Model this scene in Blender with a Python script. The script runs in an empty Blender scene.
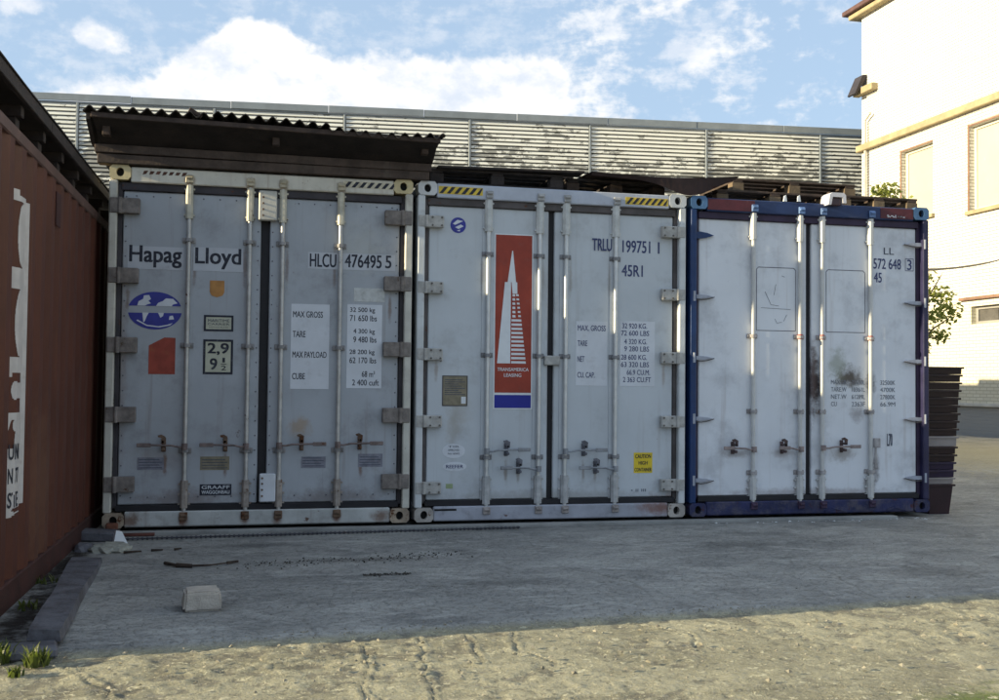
import bpy, bmesh, math, random
import numpy as np
from mathutils import Vector, Matrix
random.seed(7); rng = np.random.default_rng(7)
C = bpy.context.scene.collection
S = bpy.context.scene
R = math.radians

# ------------------------------------------------------------------ camera
cam_d = bpy.data.cameras.new('camera'); cam = bpy.data.objects.new('camera', cam_d); C.objects.link(cam)
CP = Vector((1.1766, -8.7748, 1.1847)); yaw, pit, rol = .22704, .03116, .010155
fw = Vector((math.sin(yaw)*math.cos(pit), math.cos(yaw)*math.cos(pit), math.sin(pit)))
rt = Vector((math.cos(yaw), -math.sin(yaw), 0)); up = rt.cross(fw)
r2 = rt*math.cos(rol)+up*math.sin(rol); u2 = -rt*math.sin(rol)+up*math.cos(rol)
cam.matrix_world = Matrix(((r2.x, u2.x, -fw.x, CP.x), (r2.y, u2.y, -fw.y, CP.y), (r2.z, u2.z, -fw.z, CP.z), (0, 0, 0, 1)))
cam_d.sensor_width = 36; cam_d.lens = 36*1045.76/999; cam_d.clip_end = 3000; cam_d.clip_start = .05
S.camera = cam
# ------------------------------------------------------------------ sun, sky, exposure
SUN = Vector((-1, -.075, .263)).normalized()
ELEV = math.asin(SUN.z)
sun_d = bpy.data.lights.new('sun', 'SUN'); sun_d.energy = 4.6; sun_d.angle = R(.5); sun_d.color = (1, .855, .56)
sun = bpy.data.objects.new('sun', sun_d); C.objects.link(sun)
sun.rotation_euler = SUN.to_track_quat('Z', 'Y').to_euler()
S.view_settings.view_transform = 'Standard'; S.view_settings.look = 'None'
S.view_settings.exposure = 1.12; S.view_settings.gamma = 1
S.render.engine = 'CYCLES'
S.cycles.max_bounces = 6

W = bpy.data.worlds.new('World'); S.world = W; W.use_nodes = True
wt = W.node_tree; wt.nodes.clear()


class NT:
    """tiny node helper"""
    def __init__(s, t): s.t = t
    def n(s, typ, **k):
        nd = s.t.nodes.new(typ)
        for a, b in k.items():
            if a.startswith('i_'):
                key = a[2:]; key = int(key) if key.isdigit() else key
                s.put(nd.inputs[key], b)
            else: setattr(nd, a, b)
        return nd
    def put(s, inp, v):
        if isinstance(v, bpy.types.NodeSocket): s.t.links.new(v, inp)
        elif isinstance(v, bpy.types.Node): s.t.links.new(v.outputs[0], inp)
        else:
            if isinstance(v, tuple) and inp.type == 'RGBA' and len(v) == 3: v = v+(1,)
            inp.default_value = v
    def math(s, op, a, b=0., c=0., clamp=False):
        nd = s.t.nodes.new('ShaderNodeMath'); nd.operation = op; nd.use_clamp = clamp
        s.put(nd.inputs[0], a); s.put(nd.inputs[1], b); s.put(nd.inputs[2], c); return nd.outputs[0]
    def ramp(s, x, a, b):
        nd = s.t.nodes.new('ShaderNodeMapRange'); nd.interpolation_type = 'SMOOTHSTEP'
        s.put(nd.inputs[0], x); nd.inputs[1].default_value = a; nd.inputs[2].default_value = b; return nd.outputs[0]
    def mix(s, f, a, b, typ='MIX'):
        nd = s.t.nodes.new('ShaderNodeMix'); nd.data_type = 'RGBA'; nd.blend_type = typ
        s.put(nd.inputs[0], f); s.put(nd.inputs[6], a); s.put(nd.inputs[7], b); return nd.outputs[2]
    def noise(s, vec, scale, detail=4, rough=.55, dist=0):
        nd = s.t.nodes.new('ShaderNodeTexNoise'); s.put(nd.inputs['Vector'], vec)
        nd.inputs['Scale'].default_value = scale; nd.inputs['Detail'].default_value = detail
        nd.inputs['Roughness'].default_value = rough; nd.inputs['Distortion'].default_value = dist; return nd.outputs[0]
    def mapv(s, vec, scale=(1, 1, 1), loc=(0, 0, 0)):
        nd = s.t.nodes.new('ShaderNodeMapping'); s.put(nd.inputs[0], vec)
        nd.inputs['Scale'].default_value = scale; nd.inputs['Location'].default_value = loc; return nd.outputs[0]


w = NT(wt)
sky = w.n('ShaderNodeTexSky', sky_type='NISHITA', sun_disc=False, sun_elevation=ELEV,
          sun_rotation=math.atan2(SUN.x, SUN.y), air_density=1.0, dust_density=.6, ozone_density=1.6)
geo = w.n('ShaderNodeTexCoord').outputs['Generated']
sep = w.n('ShaderNodeSeparateXYZ'); w.put(sep.inputs[0], geo)
az = w.math('MULTIPLY', w.math('ARCTAN2', sep.outputs[0], sep.outputs[1]), 57.2958)
el = w.math('MULTIPLY', w.math('ARCSINE', sep.outputs[2]), 57.2958)
ae = w.n('ShaderNodeCombineXYZ'); w.put(ae.inputs[0], az); w.put(ae.inputs[1], w.math('MULTIPLY', el, 2.0)); ae = ae.outputs[0]
aq = w.n('ShaderNodeCombineXYZ'); w.put(aq.inputs[0], az); w.put(aq.inputs[1], w.math('MULTIPLY', el, 1.25)); aq = aq.outputs[0]
n1 = w.noise(aq, .30, 9, .60, .15)
n4 = w.noise(w.mapv(aq, (1, 1, 1), (17, 3, 9)), .95, 7, .58, .1)
n2 = w.noise(w.mapv(ae, (.7, 1.1, 1), (31, 7, 3)), .40, 8, .66, .35)
n3 = w.noise(w.mapv(ae, (1, 1, 1), (3, 90, 11)), .07, 3, .5)


def gauss(a0, e0, ra, re):
    dx = w.math('DIVIDE', w.math('SUBTRACT', az, a0), ra); dy = w.math('DIVIDE', w.math('SUBTRACT', el, e0), re)
    return w.math('EXPONENT', w.math('MULTIPLY', w.math('ADD', w.math('MULTIPLY', dx, dx), w.math('MULTIPLY', dy, dy)), -1.))


bank = None
for a0, e0, ra, re, k in ((-1.2, 15.2, 4.2, 2.7, .62), (-.6, 17.4, 1.9, 1.5, .34), (7.5, 14.6, 6.5, 2.9, .60), (14.5, 16.0, 2.8, 2.0, .42), (-7.5, 14.0, 3.0, 1.1, .45),
                          (-12.0, 18.2, 2.0, .9, .34), (-8.2, 17.2, 1.5, .9, .34), (3.6, 18.9, 1.5, .9, -.25), (-4.5, 19.0, 3, 1.6, -.25)):
    g_ = w.math('MULTIPLY', gauss(a0, e0, ra, re), k)
    bank = g_ if bank is None else w.math('ADD', bank, g_)
puff = w.math('ADD', w.math('MULTIPLY', n1, .55), w.math('MULTIPLY', n4, .30))
dmain = w.math('ADD', puff, bank)
cmain = w.ramp(dmain, .58, .76)
dw = w.math('ADD', w.math('ADD', w.math('MULTIPLY', n2, .6), w.math('MULTIPLY', n4, .35)), w.math('MULTIPLY', w.math('SUBTRACT', n3, .5), .5))
cwisp = w.math('MULTIPLY', w.ramp(w.math('ADD', w.math('MULTIPLY', dw, .55), w.math('MULTIPLY', puff, .50)), .43, .59), .85)
east = w.ramp(az, 13, 18)                                  # the loose mid-level field that fills the sky to the east and behind
dw2 = w.math('MULTIPLY', cwisp, w.math('ADD', .45, w.math('MULTIPLY', east, .55)))
cl = w.math('MAXIMUM', cmain, dw2)
cl = w.math('MULTIPLY', cl, w.ramp(sep.outputs[2], -.02, .08))
shade = w.ramp(w.math('ADD', w.math('MULTIPLY', w.noise(w.mapv(aq, (1, 1.2, 1), (5, 55, 1)), .30, 7, .6), .8), w.math('MULTIPLY', n4, .2)), .42, .66)
ccol = w.mix(shade, (8.6, 8.5, 8.4), (6.0, 6.6, 7.5))
skyc = w.mix(1., sky.outputs[0], (1.15, 1.10, 1.05), 'MULTIPLY')
skyc = w.mix(.62, skyc, (4.7, 6.3, 8.4))
col = w.mix(cl, skyc, ccol)
bg = w.n('ShaderNodeBackground'); w.put(bg.inputs[0], col); bg.inputs[1].default_value = .06
wo = w.n('ShaderNodeOutputWorld'); w.put(wo.inputs[0], bg.outputs[0])

# ------------------------------------------------------------------ materials
MATS = {}


def mat(name, base, rough=.6, var=.12, vscale=6, dirt=None, rust=None, streak=None, spots=(), bump=.15, bscale=60, metal=0., spec=.35, squash=(1, 1, 1)):
    """painted or raw surface. dirt/rust/streak = (colour, amount 0..1, scale); spots = ((x,y,z),(rx,ry,rz),colour,amount)"""
    if name in MATS: return MATS[name]
    m = bpy.data.materials.new(name); m.use_nodes = True; t = NT(m.node_tree); m.node_tree.nodes.clear()
    tc = t.n('ShaderNodeTexCoord').outputs['Object']
    tcs = t.mapv(tc, squash)
    v = t.noise(tcs, vscale, 6, .6)
    lo = tuple(c*(1-var) for c in base); hi = tuple(min(1, c*(1+var)) for c in base)
    col = t.mix(t.ramp(v, .3, .7), lo, hi)
    if dirt:
        d = t.ramp(t.noise(t.mapv(tcs, (1, 1, 1), (3, 8, 2)), dirt[2], 8, .68), .62-.25*dirt[1], .82-.2*dirt[1])
        col = t.mix(t.math('MULTIPLY', d, min(1, .35+dirt[1]*.6)), col, dirt[0])
    if streak:
        sv = t.noise(t.mapv(tc, (streak[2], streak[2], streak[2]*.045), (1, 4, 7)), 1., 5, .6)
        d = t.ramp(sv, .55, .8); col = t.mix(t.math('MULTIPLY', d, streak[1]), col, streak[0])
    rn = None
    if rust:
        rn = t.ramp(t.noise(t.mapv(tcs, (1, 1, 1), (13, 2, 5)), rust[2], 9, .7), .70-.22*rust[1], .76-.2*rust[1])
        rcol = t.mix(t.noise(tc, 40, 3), rust[0], tuple(c*.45 for c in rust[0]))
        col = t.mix(rn, col, rcol)
    for (c0, r0, sc, am) in spots:
        mp = t.n('ShaderNodeMapping', vector_type='POINT'); t.put(mp.inputs[0], tc)
        mp.inputs['Scale'].default_value = tuple(1/q for q in r0); mp.inputs['Location'].default_value = tuple(-a/b for a, b in zip(c0, r0))
        ln = t.n('ShaderNodeVectorMath', operation='LENGTH'); t.put(ln.inputs[0], mp.outputs[0])
        fall = t.math('SUBTRACT', 1.25, ln.outputs['Value'])
        fall = t.math('ADD', fall, t.math('MULTIPLY', t.math('SUBTRACT', t.noise(tc, 14, 6, .7), .5), 1.6))
        col = t.mix(t.math('MULTIPLY', t.ramp(fall, .2, 1.1), am), col, sc)
    b = t.n('ShaderNodeBsdfPrincipled'); t.put(b.inputs['Base Color'], col)
    rr = t.math('ADD', rough-.08, t.math('MULTIPLY', v, .16))
    if rn is not None: rr = t.math('ADD', rr, t.math('MULTIPLY', rn, .25), clamp=True)
    t.put(b.inputs['Roughness'], rr); b.inputs['Metallic'].default_value = metal; b.inputs['Specular IOR Level'].default_value = spec
    if bump:
        bp = t.n('ShaderNodeBump'); bp.inputs['Strength'].default_value = bump; bp.inputs['Distance'].default_value = .01
        t.put(bp.inputs['Height'], t.noise(tcs, bscale, 5, .6)); t.put(b.inputs['Normal'], bp.outputs[0])
    o = t.n('ShaderNodeOutputMaterial'); t.put(o.inputs[0], b.outputs[0])
    MATS[name] = m; return m


RUST = (.13, .05, .022); GRIME = (.10, .09, .085)

# ------------------------------------------------------------------ mesh builder


class MB:
    def __init__(s): s.v = []; s.f = []; s.mi = []
    def add(s, v, f, mi=0):
        o = len(s.v); s.v += [tuple(p) for p in v]; s.f += [tuple(i+o for i in q) for q in f]; s.mi += [mi]*len(f); return s
    def box(s, x0, x1, y0, y1, z0, z1, mi=0):
        v = [(x, y, z) for x in (x0, x1) for y in (y0, y1) for z in (z0, z1)]
        return s.add(v, [(0, 1, 3, 2), (4, 6, 7, 5), (0, 4, 5, 1), (2, 3, 7, 6), (0, 2, 6, 4), (1, 5, 7, 3)], mi)
    def cbox(s, x0, x1, y0, y1, z0, z1, c=.005, mi=0):
        c = min(c, (x1-x0)*.4, (y1-y0)*.4, (z1-z0)*.4)
        bm = bmesh.new(); bmesh.ops.create_cube(bm, size=1)
        for q in bm.verts: q.co = ((x0+x1)/2+q.co.x*(x1-x0), (y0+y1)/2+q.co.y*(y1-y0), (z0+z1)/2+q.co.z*(z1-z0))
        bmesh.ops.bevel(bm, geom=list(bm.edges), offset=c, segments=1, affect='EDGES', profile=.5)
        bm.verts.index_update()
        s.add([tuple(q.co) for q in bm.verts], [tuple(q.index for q in f.verts) for f in bm.faces], mi); bm.free(); return s
    def cyl(s, p0, p1, r0, r1=None, n=10, caps=True, mi=0):
        r1 = r0 if r1 is None else r1
        p0 = Vector(p0); p1 = Vector(p1); d = (p1-p0).normalized(); a = d.orthogonal().normalized(); b = d.cross(a)
        v = []
        for i in range(n):
            t = 2*math.pi*i/n; e = a*math.cos(t)+b*math.sin(t); v += [p0+e*r0, p1+e*r1]
        f = [(2*i, 2*((i+1) % n), 2*((i+1) % n)+1, 2*i+1) for i in range(n)]
        if caps: f += [tuple(2*i for i in reversed(range(n))), tuple(2*i+1 for i in range(n))]
        return s.add(v, f, mi)
    def tube(s, pts, r, n=8, mi=0):
        for a, b in zip(pts, pts[1:]): s.cyl(a, b, r, n=n, mi=mi)
        return s
    def prism(s, poly, y0, y1, mi=0, axis='y'):
        """polygon in x,z extruded along y (axis y) / polygon in y,z along x (axis x) / polygon in x,y along z"""
        n = len(poly)
        P = {'y': lambda a, b, t: (a, t, b), 'x': lambda a, b, t: (t, a, b), 'z': lambda a, b, t: (a, b, t)}[axis]
        v = [P(a, b, y0) for a, b in poly]+[P(a, b, y1) for a, b in poly]
        f = [tuple(range(n)), tuple(reversed(range(n, 2*n)))]+[(i, i+n, (i+1) % n+n, (i+1) % n) for i in range(n)]
        return s.add(v, f, mi)
    def mesh(s, name, mats, smooth=False):
        me = bpy.data.meshes.new(name); me.from_pydata(s.v, [], s.f)
        for m in (mats if isinstance(mats, (list, tuple)) else [mats]): me.materials.append(m)
        if any(s.mi): me.polygons.foreach_set('material_index', s.mi)
        bm = bmesh.new(); bm.from_mesh(me); bmesh.ops.recalc_face_normals(bm, faces=bm.faces); bm.to_mesh(me); bm.free()
        if smooth:
            me.polygons.foreach_set('use_smooth', [True]*len(me.polygons))
            try: me.set_sharp_from_angle(angle=R(40))
            except Exception: pass
        me.update(); return me
    def obj(s, name, mats, parent=None, loc=(0, 0, 0), rot=(0, 0, 0), smooth=False, **tags):
        return put(name, s.mesh(name, mats, smooth), parent, loc, rot, **tags)


def put(name, me, parent=None, loc=(0, 0, 0), rot=(0, 0, 0), **tags):
    o = bpy.data.objects.new(name, me); C.objects.link(o); o.parent = parent; o.location = loc; o.rotation_euler = rot
    for k, v in tags.items(): o[k] = v
    return o


def thing(name, label, cat, loc=(0, 0, 0), rot=(0, 0, 0), group=None):
    o = put(name, None, None, loc, rot, label=label, category=cat)
    if group: o['group'] = group
    return o


def struct(name, mb, m, **k): return mb.obj(name, m, kind='structure', **k)


def text_mesh(body, x0, x1, z0, z1, y, bold=.0, shear=0.):
    """real letter shapes, scaled to fill the box x0..x1, z0..z1, standing at depth y facing -y"""
    cu = bpy.data.curves.new('lettering', 'FONT'); cu.body = body; cu.offset = bold; cu.resolution_u = 3; cu.shear = shear
    cu.align_x = 'LEFT'
    tmp = bpy.data.objects.new('lettering', cu); C.objects.link(tmp)
    dg = bpy.context.evaluated_depsgraph_get()
    me = bpy.data.meshes.new_from_object(tmp.evaluated_get(dg)); C.objects.unlink(tmp); bpy.data.objects.remove(tmp); bpy.data.curves.remove(cu)
    me.materials.clear()
    n = len(me.vertices); co = np.empty(n*3); me.vertices.foreach_get('co', co); co = co.reshape(-1, 3)
    a = co.min(0); b = co.max(0); out = np.empty_like(co)
    out[:, 0] = x0+(co[:, 0]-a[0])/(b[0]-a[0])*(x1-x0)
    out[:, 2] = z0+(co[:, 1]-a[1])/(b[1]-a[1])*(z1-z0)
    out[:, 1] = y
    me.vertices.foreach_set('co', out.ravel()); me.update(); return me


def text(body, x0, x1, z0, z1, y, m, parent, bold=.0, name='lettering', **k):
    wt = (z1-z0)*(.015+bold*1.7)
    me = text_mesh(body, x0+wt/2, x1-wt/2, z0+wt/3, z1-wt/3, y, 0., **k)
    n = len(me.vertices); co = np.empty(n*3); me.vertices.foreach_get('co', co); co = co.reshape(-1, 3)
    V = []; F = []; polys = [tuple(p.vertices) for p in me.polygons]
    for i, (dx, dz) in enumerate(((-.5, -.3), (.5, -.3), (-.5, .3), (.5, .3), (0, 0))):
        V += [(c[0]+dx*wt, c[1]-.00012*i, c[2]+dz*wt) for c in co]; F += [tuple(q+i*n for q in p) for p in polys]
    me2 = bpy.data.meshes.new(name); me2.from_pydata(V, [], F); me2.materials.append(m); bpy.data.meshes.remove(me)
    return put(name, me2, parent)


# ------------------------------------------------------------------ numpy value noise


def vnoise(x, y, scale, seed=0):
    r = np.random.default_rng(seed); N = 512; tab = r.random((N, N)).astype(np.float32)
    x = x/scale; y = y/scale; xi = np.floor(x).astype(int); yi = np.floor(y).astype(int)
    fx = x-xi; fy = y-yi; fx = fx*fx*(3-2*fx); fy = fy*fy*(3-2*fy)
    g = lambda a, b: tab[a % N, b % N]
    return (g(xi, yi)*(1-fx)+g(xi+1, yi)*fx)*(1-fy)+(g(xi, yi+1)*(1-fx)+g(xi+1, yi+1)*fx)*fy


def fbm(x, y, scale, o=4, seed=0, gain=.5):
    t = 0; a = 1; n = 0
    for i in range(o): t = t+a*vnoise(x+i*17.3, y-i*9.1, scale/2**i, seed+i); n += a; a *= gain
    return t/n


# ------------------------------------------------------------------ ground
GZ = -.045
gx = np.unique(np.concatenate([np.arange(-5, -.7, .15), np.arange(-.7, 6.6, .0145), np.arange(6.6, 19.3, .22)]))
gy = np.unique(np.concatenate([np.arange(-12, -5.9, .25), np.arange(-5.9, -3.2, .0125), np.arange(-3.2, .4, .03), np.arange(.4, 25, .45)]))
X, Y = np.meshgrid(gx, gy, indexing='ij')


def seg_dist(px, py, pts):
    d = np.full(px.shape, 9., dtype=np.float32)
    for (ax, ay), (bx, by) in zip(pts, pts[1:]):
        vx, vy = bx-ax, by-ay; t = np.clip(((px-ax)*vx+(py-ay)*vy)/(vx*vx+vy*vy), 0, 1)
        d = np.minimum(d, np.hypot(px-ax-t*vx, py-ay-t*vy))
    return d


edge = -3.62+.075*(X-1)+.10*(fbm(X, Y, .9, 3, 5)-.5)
front = np.clip((edge-Y)/.10, 0, 1)                       # 1 on the rough front concrete; its boundary follows the cast shadow's edge
rough = front*(.35+.65*np.clip((fbm(X, Y, .8, 3, 40)-.38)*5, 0, 1))
Z = GZ+.006*(fbm(X, Y, 1.6, 3, 1)-.5)+.0022*(fbm(X*.35, Y, .12, 3, 2)-.5)
Z += -.012*front+.006*front*(fbm(X, Y, .5, 3, 11)-.5)
WX0 = X+.02*(fbm(X, Y, .04, 2, 161)-.5); WY0 = Y+.02*(fbm(X, Y, .04, 2, 166)-.5)
chips = fbm(X, Y, .075, 4, 21, .62)
Z += rough*(.0045*np.clip(chips-.56, 0, 1)/.2-.005*np.clip(.42-chips, 0, 1)/.2)
sm_ = lambda q: q*q*(3-2*q)
c2_ = fbm(WX0, WY0, .16, 5, 51, .62)
Z += rough*(.0026*sm_(np.clip((c2_-.52)/.018, 0, 1))+.0022*sm_(np.clip((c2_-.60)/.015, 0, 1))-.003*sm_(np.clip((.44-c2_)/.015, 0, 1)))
pit = vnoise(X, Y, .055, 91)*vnoise(X, Y, .021, 92)
Z += rough*(.0030*(fbm(X, Y, .03, 2, 31)-.5)-.006*np.clip(pit-.5, 0, .3)/.3)
WX = X+.05*(fbm(X, Y, .12, 3, 61)-.5); WY = Y+.05*(fbm(X, Y, .12, 3, 66)-.5)
CR = [[(1.69, -3.80), (1.67, -4.2), (1.60, -4.56), (1.66, -4.9), (1.5, -5.4)], [(1.95, -3.7), (1.93, -4.07), (1.88, -4.47), (1.86, -4.9)],
      [(2.2, -3.7), (2.17, -4.21)], [(2.43, -3.7), (2.35, -4.06), (2.6, -4.4)], [(2.4, -4.80), (3.09, -4.85), (3.38, -4.82), (3.66, -4.87), (3.9, -5.05)],
      [(1.0, -4.12), (1.47, -4.0), (1.61, -3.92), (1.95, -3.82)], [(.35, -3.9), (.6, -4.3), (.75, -4.9)], [(3.1, -3.62), (3.3, -3.9), (3.2, -4.2)]]
crk = np.full(X.shape, 9., dtype=np.float32)
for c in CR: crk = np.minimum(crk, seg_dist(WX, WY, c))
Z -= .006*np.clip(1-crk/.009, 0, 1)*front
Z += .005*np.exp(-((crk-.020)/.009)**2)*front
# thin lip where the slab ends, laid along the cast shadow's edge
Z += .008*np.exp(-((Y-edge-.02)/.018)**2)*(.4+.6*vnoise(X, Y, .2, 77))
Z = np.where((X > 6) | (Y > .6), GZ+.004*(fbm(X, Y, 1.6, 3, 1)-.5), Z)
CS = [[(.25, -1.0), (.9, -1.15), (1.6, -1.02), (2.4, -1.22), (3.4, -1.05), (4.6, -1.2), (6, -1.0)], [(3.35, -1.05), (3.2, -1.9), (3.5, -2.6), (3.3, -3.6)], [(1.3, -2.35), (2.0, -2.6), (2.6, -2.45), (3.4, -2.6)], [(4.6, -1.2), (4.9, -2.2), (4.7, -3.5)], [(.35, -2.2), (.8, -2.35), (1.3, -2.35), (1.5, -3.6)]]
csd = np.full(X.shape, 9., dtype=np.float32)
WX = X+.14*(fbm(X, Y, .35, 4, 71)-.5); WY = Y+.14*(fbm(X, Y, .35, 4, 76)-.5)
for c in CS: csd = np.minimum(csd, seg_dist(WX, WY, c))
csv = np.clip(1-csd/.011, 0, 1)*(1-front)*np.clip((fbm(X, Y, .5, 2, 81)-.35)*5, 0, 1)
Z = Z-.004*csv
nx, ny = X.shape
co = np.stack([X, Y, Z], -1).reshape(-1, 3).astype(np.float32)
idx = np.arange(nx*ny).reshape(nx, ny)
quads = np.stack([idx[:-1, :-1], idx[1:, :-1], idx[1:, 1:], idx[:-1, 1:]], -1).reshape(-1, 4)
gm = bpy.data.meshes.new('ground'); gm.vertices.add(len(co)); gm.vertices.foreach_set('co', co.ravel())
gm.loops.add(quads.size); gm.loops.foreach_set('vertex_index', quads.ravel().astype(np.int32))
gm.polygons.add(len(quads)); gm.polygons.foreach_set('loop_start', np.arange(0, quads.size, 4, dtype=np.int32))
gm.polygons.foreach_set('use_smooth', np.ones(len(quads), dtype=bool)); gm.update(calc_edges=True)
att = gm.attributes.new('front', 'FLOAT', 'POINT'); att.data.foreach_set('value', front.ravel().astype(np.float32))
att = gm.attributes.new('chips', 'FLOAT', 'POINT'); att.data.foreach_set('value', (.5+(.40*(c2_-.51)+.45*(chips-.5))*rough).ravel().astype(np.float32))
crv = np.clip(1-crk/.010, 0, 1)*front+csv
att = gm.attributes.new('crack', 'FLOAT', 'POINT'); att.data.foreach_set('value', crv.ravel().astype(np.float32))


def ground_mat():
    m = bpy.data.materials.new('worn_concrete'); m.use_nodes = True; t = NT(m.node_tree); m.node_tree.nodes.clear()
    tc = t.n('ShaderNodeTexCoord').outputs['Object']
    A = lambda nm: t.n('ShaderNodeAttribute', attribute_name=nm).outputs['Fac']
    big = t.noise(tc, .7, 5, .6); mid = t.noise(t.mapv(tc, (.8, 1.2, 1)), 2.6, 9, .68, .4); fine = t.noise(tc, 38, 5, .65)
    col = t.mix(t.ramp(big, .3, .7), (.215, .218, .212), (.335, .333, .315))
    col = t.mix(t.math('MULTIPLY', t.ramp(mid, .46, .70), .75), col, (.14, .142, .142))
    wsh = t.noise(t.mapv(tc, (.8, 1.5, 1), (4, 1, 0)), 3.6, 9, .68, .8)
    col = t.mix(t.math('MULTIPLY', t.ramp(wsh, .50, .66), .6), col, (.44, .44, .42))
    stn = t.noise(t.mapv(tc, (1, 1.6, 1), (9, 4, 2)), 7.5, 8, .7, .4)
    col = t.mix(t.math('MULTIPLY', t.ramp(stn, .56, .72), .5), col, (.15, .15, .145))
    fr = A('front'); ch = A('chips')
    old = t.mix(t.ramp(t.noise(tc, 1.9, 6, .65), .35, .65), (.235, .22, .155), (.35, .33, .235))  # sunlit yellow put into the rough concrete's base colour
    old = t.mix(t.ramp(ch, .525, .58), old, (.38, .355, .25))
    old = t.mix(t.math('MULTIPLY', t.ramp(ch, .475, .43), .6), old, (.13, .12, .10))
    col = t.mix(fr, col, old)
    col = t.mix(t.math('MULTIPLY', A('crack'), .6), col, (.10, .09, .07))
    sp = t.noise(tc, 95, 3, .7)
    col = t.mix(t.math('MULTIPLY', t.ramp(sp, .55, .64), .22), col, (.12, .115, .11))
    col = t.mix(t.math('MULTIPLY', t.ramp(fine, .52, .64), .30), col, (.38, .37, .34))
    # moss at the right-hand front corner, shadow bands painted along the near edge, a dark strip along the foot of the containers
    for (c0, r0, sc, am) in (((4.05, -5.2, 0), (.42, .32, 1), (.09, .13, .02), .9), ((2.4, -5.35, 0), (2.2, .35, 1), (.13, .13, .125), .85),  # wide grey spot: shadow from beyond the view, painted on
                             ((-.1, -4.9, 0), (.55, .3, 1), (.10, .10, .10), .7), ((3.6, -.05, 0), (4.6, .16, 1), (.10, .095, .09), .55),  # first spot: the same painted shadow at the left corner
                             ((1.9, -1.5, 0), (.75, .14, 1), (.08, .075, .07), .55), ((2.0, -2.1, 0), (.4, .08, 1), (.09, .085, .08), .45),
                             ((14, 8, 0), (5, 8, 1), (.36, .32, .21), .8), ((-.04, -1.4, 0), (.15, 1.5, 1), (.022, .017, .014), .97), ((.03, -2.9, 0), (.17, 1.2, 1), (.022, .017, .014), .97), ((2.7, -2.5, 0), (.45, .22, 1), (.10, .10, .10), .6), ((4.9, -1.3, 0), (.7, .25, 1), (.11, .11, .11), .6), ((1.2, -.75, 0), (.5, .14, 1), (.10, .10, .10), .55), ((5.6, -2.6, 0), (.5, .3, 1), (.12, .12, .12), .5), ((3.2, -1.9, 0), (.5, .25, 1), (.42, .42, .40), .5), ((.95, -2.9, 0), (.3, .14, 1), (.10, .10, .10), .5)):  # tan spot: warm bounced light painted on the ground right of the row
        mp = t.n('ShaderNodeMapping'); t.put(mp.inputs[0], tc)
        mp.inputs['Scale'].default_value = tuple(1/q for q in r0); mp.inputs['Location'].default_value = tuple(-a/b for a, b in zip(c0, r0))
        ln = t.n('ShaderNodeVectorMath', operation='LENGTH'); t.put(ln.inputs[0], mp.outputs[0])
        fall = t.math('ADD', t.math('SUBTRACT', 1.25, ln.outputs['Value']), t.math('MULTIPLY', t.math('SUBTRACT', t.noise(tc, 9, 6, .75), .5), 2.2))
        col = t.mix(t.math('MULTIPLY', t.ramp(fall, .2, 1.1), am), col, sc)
    v2 = t.noise(t.mapv(tc, (1, 1, 1), (7, 7, 7)), 17, 7, .72)
    col = t.mix(t.math('MULTIPLY', t.ramp(v2, .52, .64), .16), col, (.15, .145, .135))
    v3 = t.noise(t.mapv(tc, (1, 1, 1), (2, 9, 4)), 24, 6, .75, .6)
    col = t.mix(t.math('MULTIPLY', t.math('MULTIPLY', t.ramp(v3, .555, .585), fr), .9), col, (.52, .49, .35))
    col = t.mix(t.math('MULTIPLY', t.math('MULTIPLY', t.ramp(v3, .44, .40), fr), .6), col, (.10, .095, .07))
    b = t.n('ShaderNodeBsdfPrincipled'); t.put(b.inputs['Base Color'], col); b.inputs['Roughness'].default_value = .9
    b.inputs['Specular IOR Level'].default_value = .2
    bp = t.n('ShaderNodeBump'); bp.inputs['Strength'].default_value = .9; bp.inputs['Distance'].default_value = .009
    hgt = t.math('ADD', t.math('ADD', t.math('MULTIPLY', fine, 1.), t.math('MULTIPLY', t.noise(tc, 120, 4, .7), .5)), t.math('MULTIPLY', t.ramp(v3, .54, .60), .5))
    t.put(bp.inputs['Height'], hgt); t.put(b.inputs['Normal'], bp.outputs[0])
    o = t.n('ShaderNodeOutputMaterial'); t.put(o.inputs[0], b.outputs[0]); return m


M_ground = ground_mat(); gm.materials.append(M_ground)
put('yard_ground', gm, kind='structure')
far = MB(); far.add([(-700, -700, -.09), (700, -700, -.09), (700, 700, -.09), (-700, 700, -.09)], [(0, 1, 2, 3)])
struct('ground', far, mat('far_ground', (.24, .23, .19), .95, .2, .4, bump=0))

# ------------------------------------------------------------------ shipping containers
W_ = 2.438; H_ = 2.896; GAP = .045
black = mat('lettering_ink', (.020, .022, .035), .6, .2, 20, dirt=((.16, .17, .19), .35, 30), bump=0)
ink_blue = mat('faded_ink', (.07, .08, .11), .7, .3, 60, bump=0)
gasket = mat('door_gasket', (.018, .017, .02), .7, .2, 8, bump=.1)
hollow = mat('hollow_shade', (.012, .012, .012), .9, .1, bump=0)  # near-black that paints the shade inside holes and slots


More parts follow.
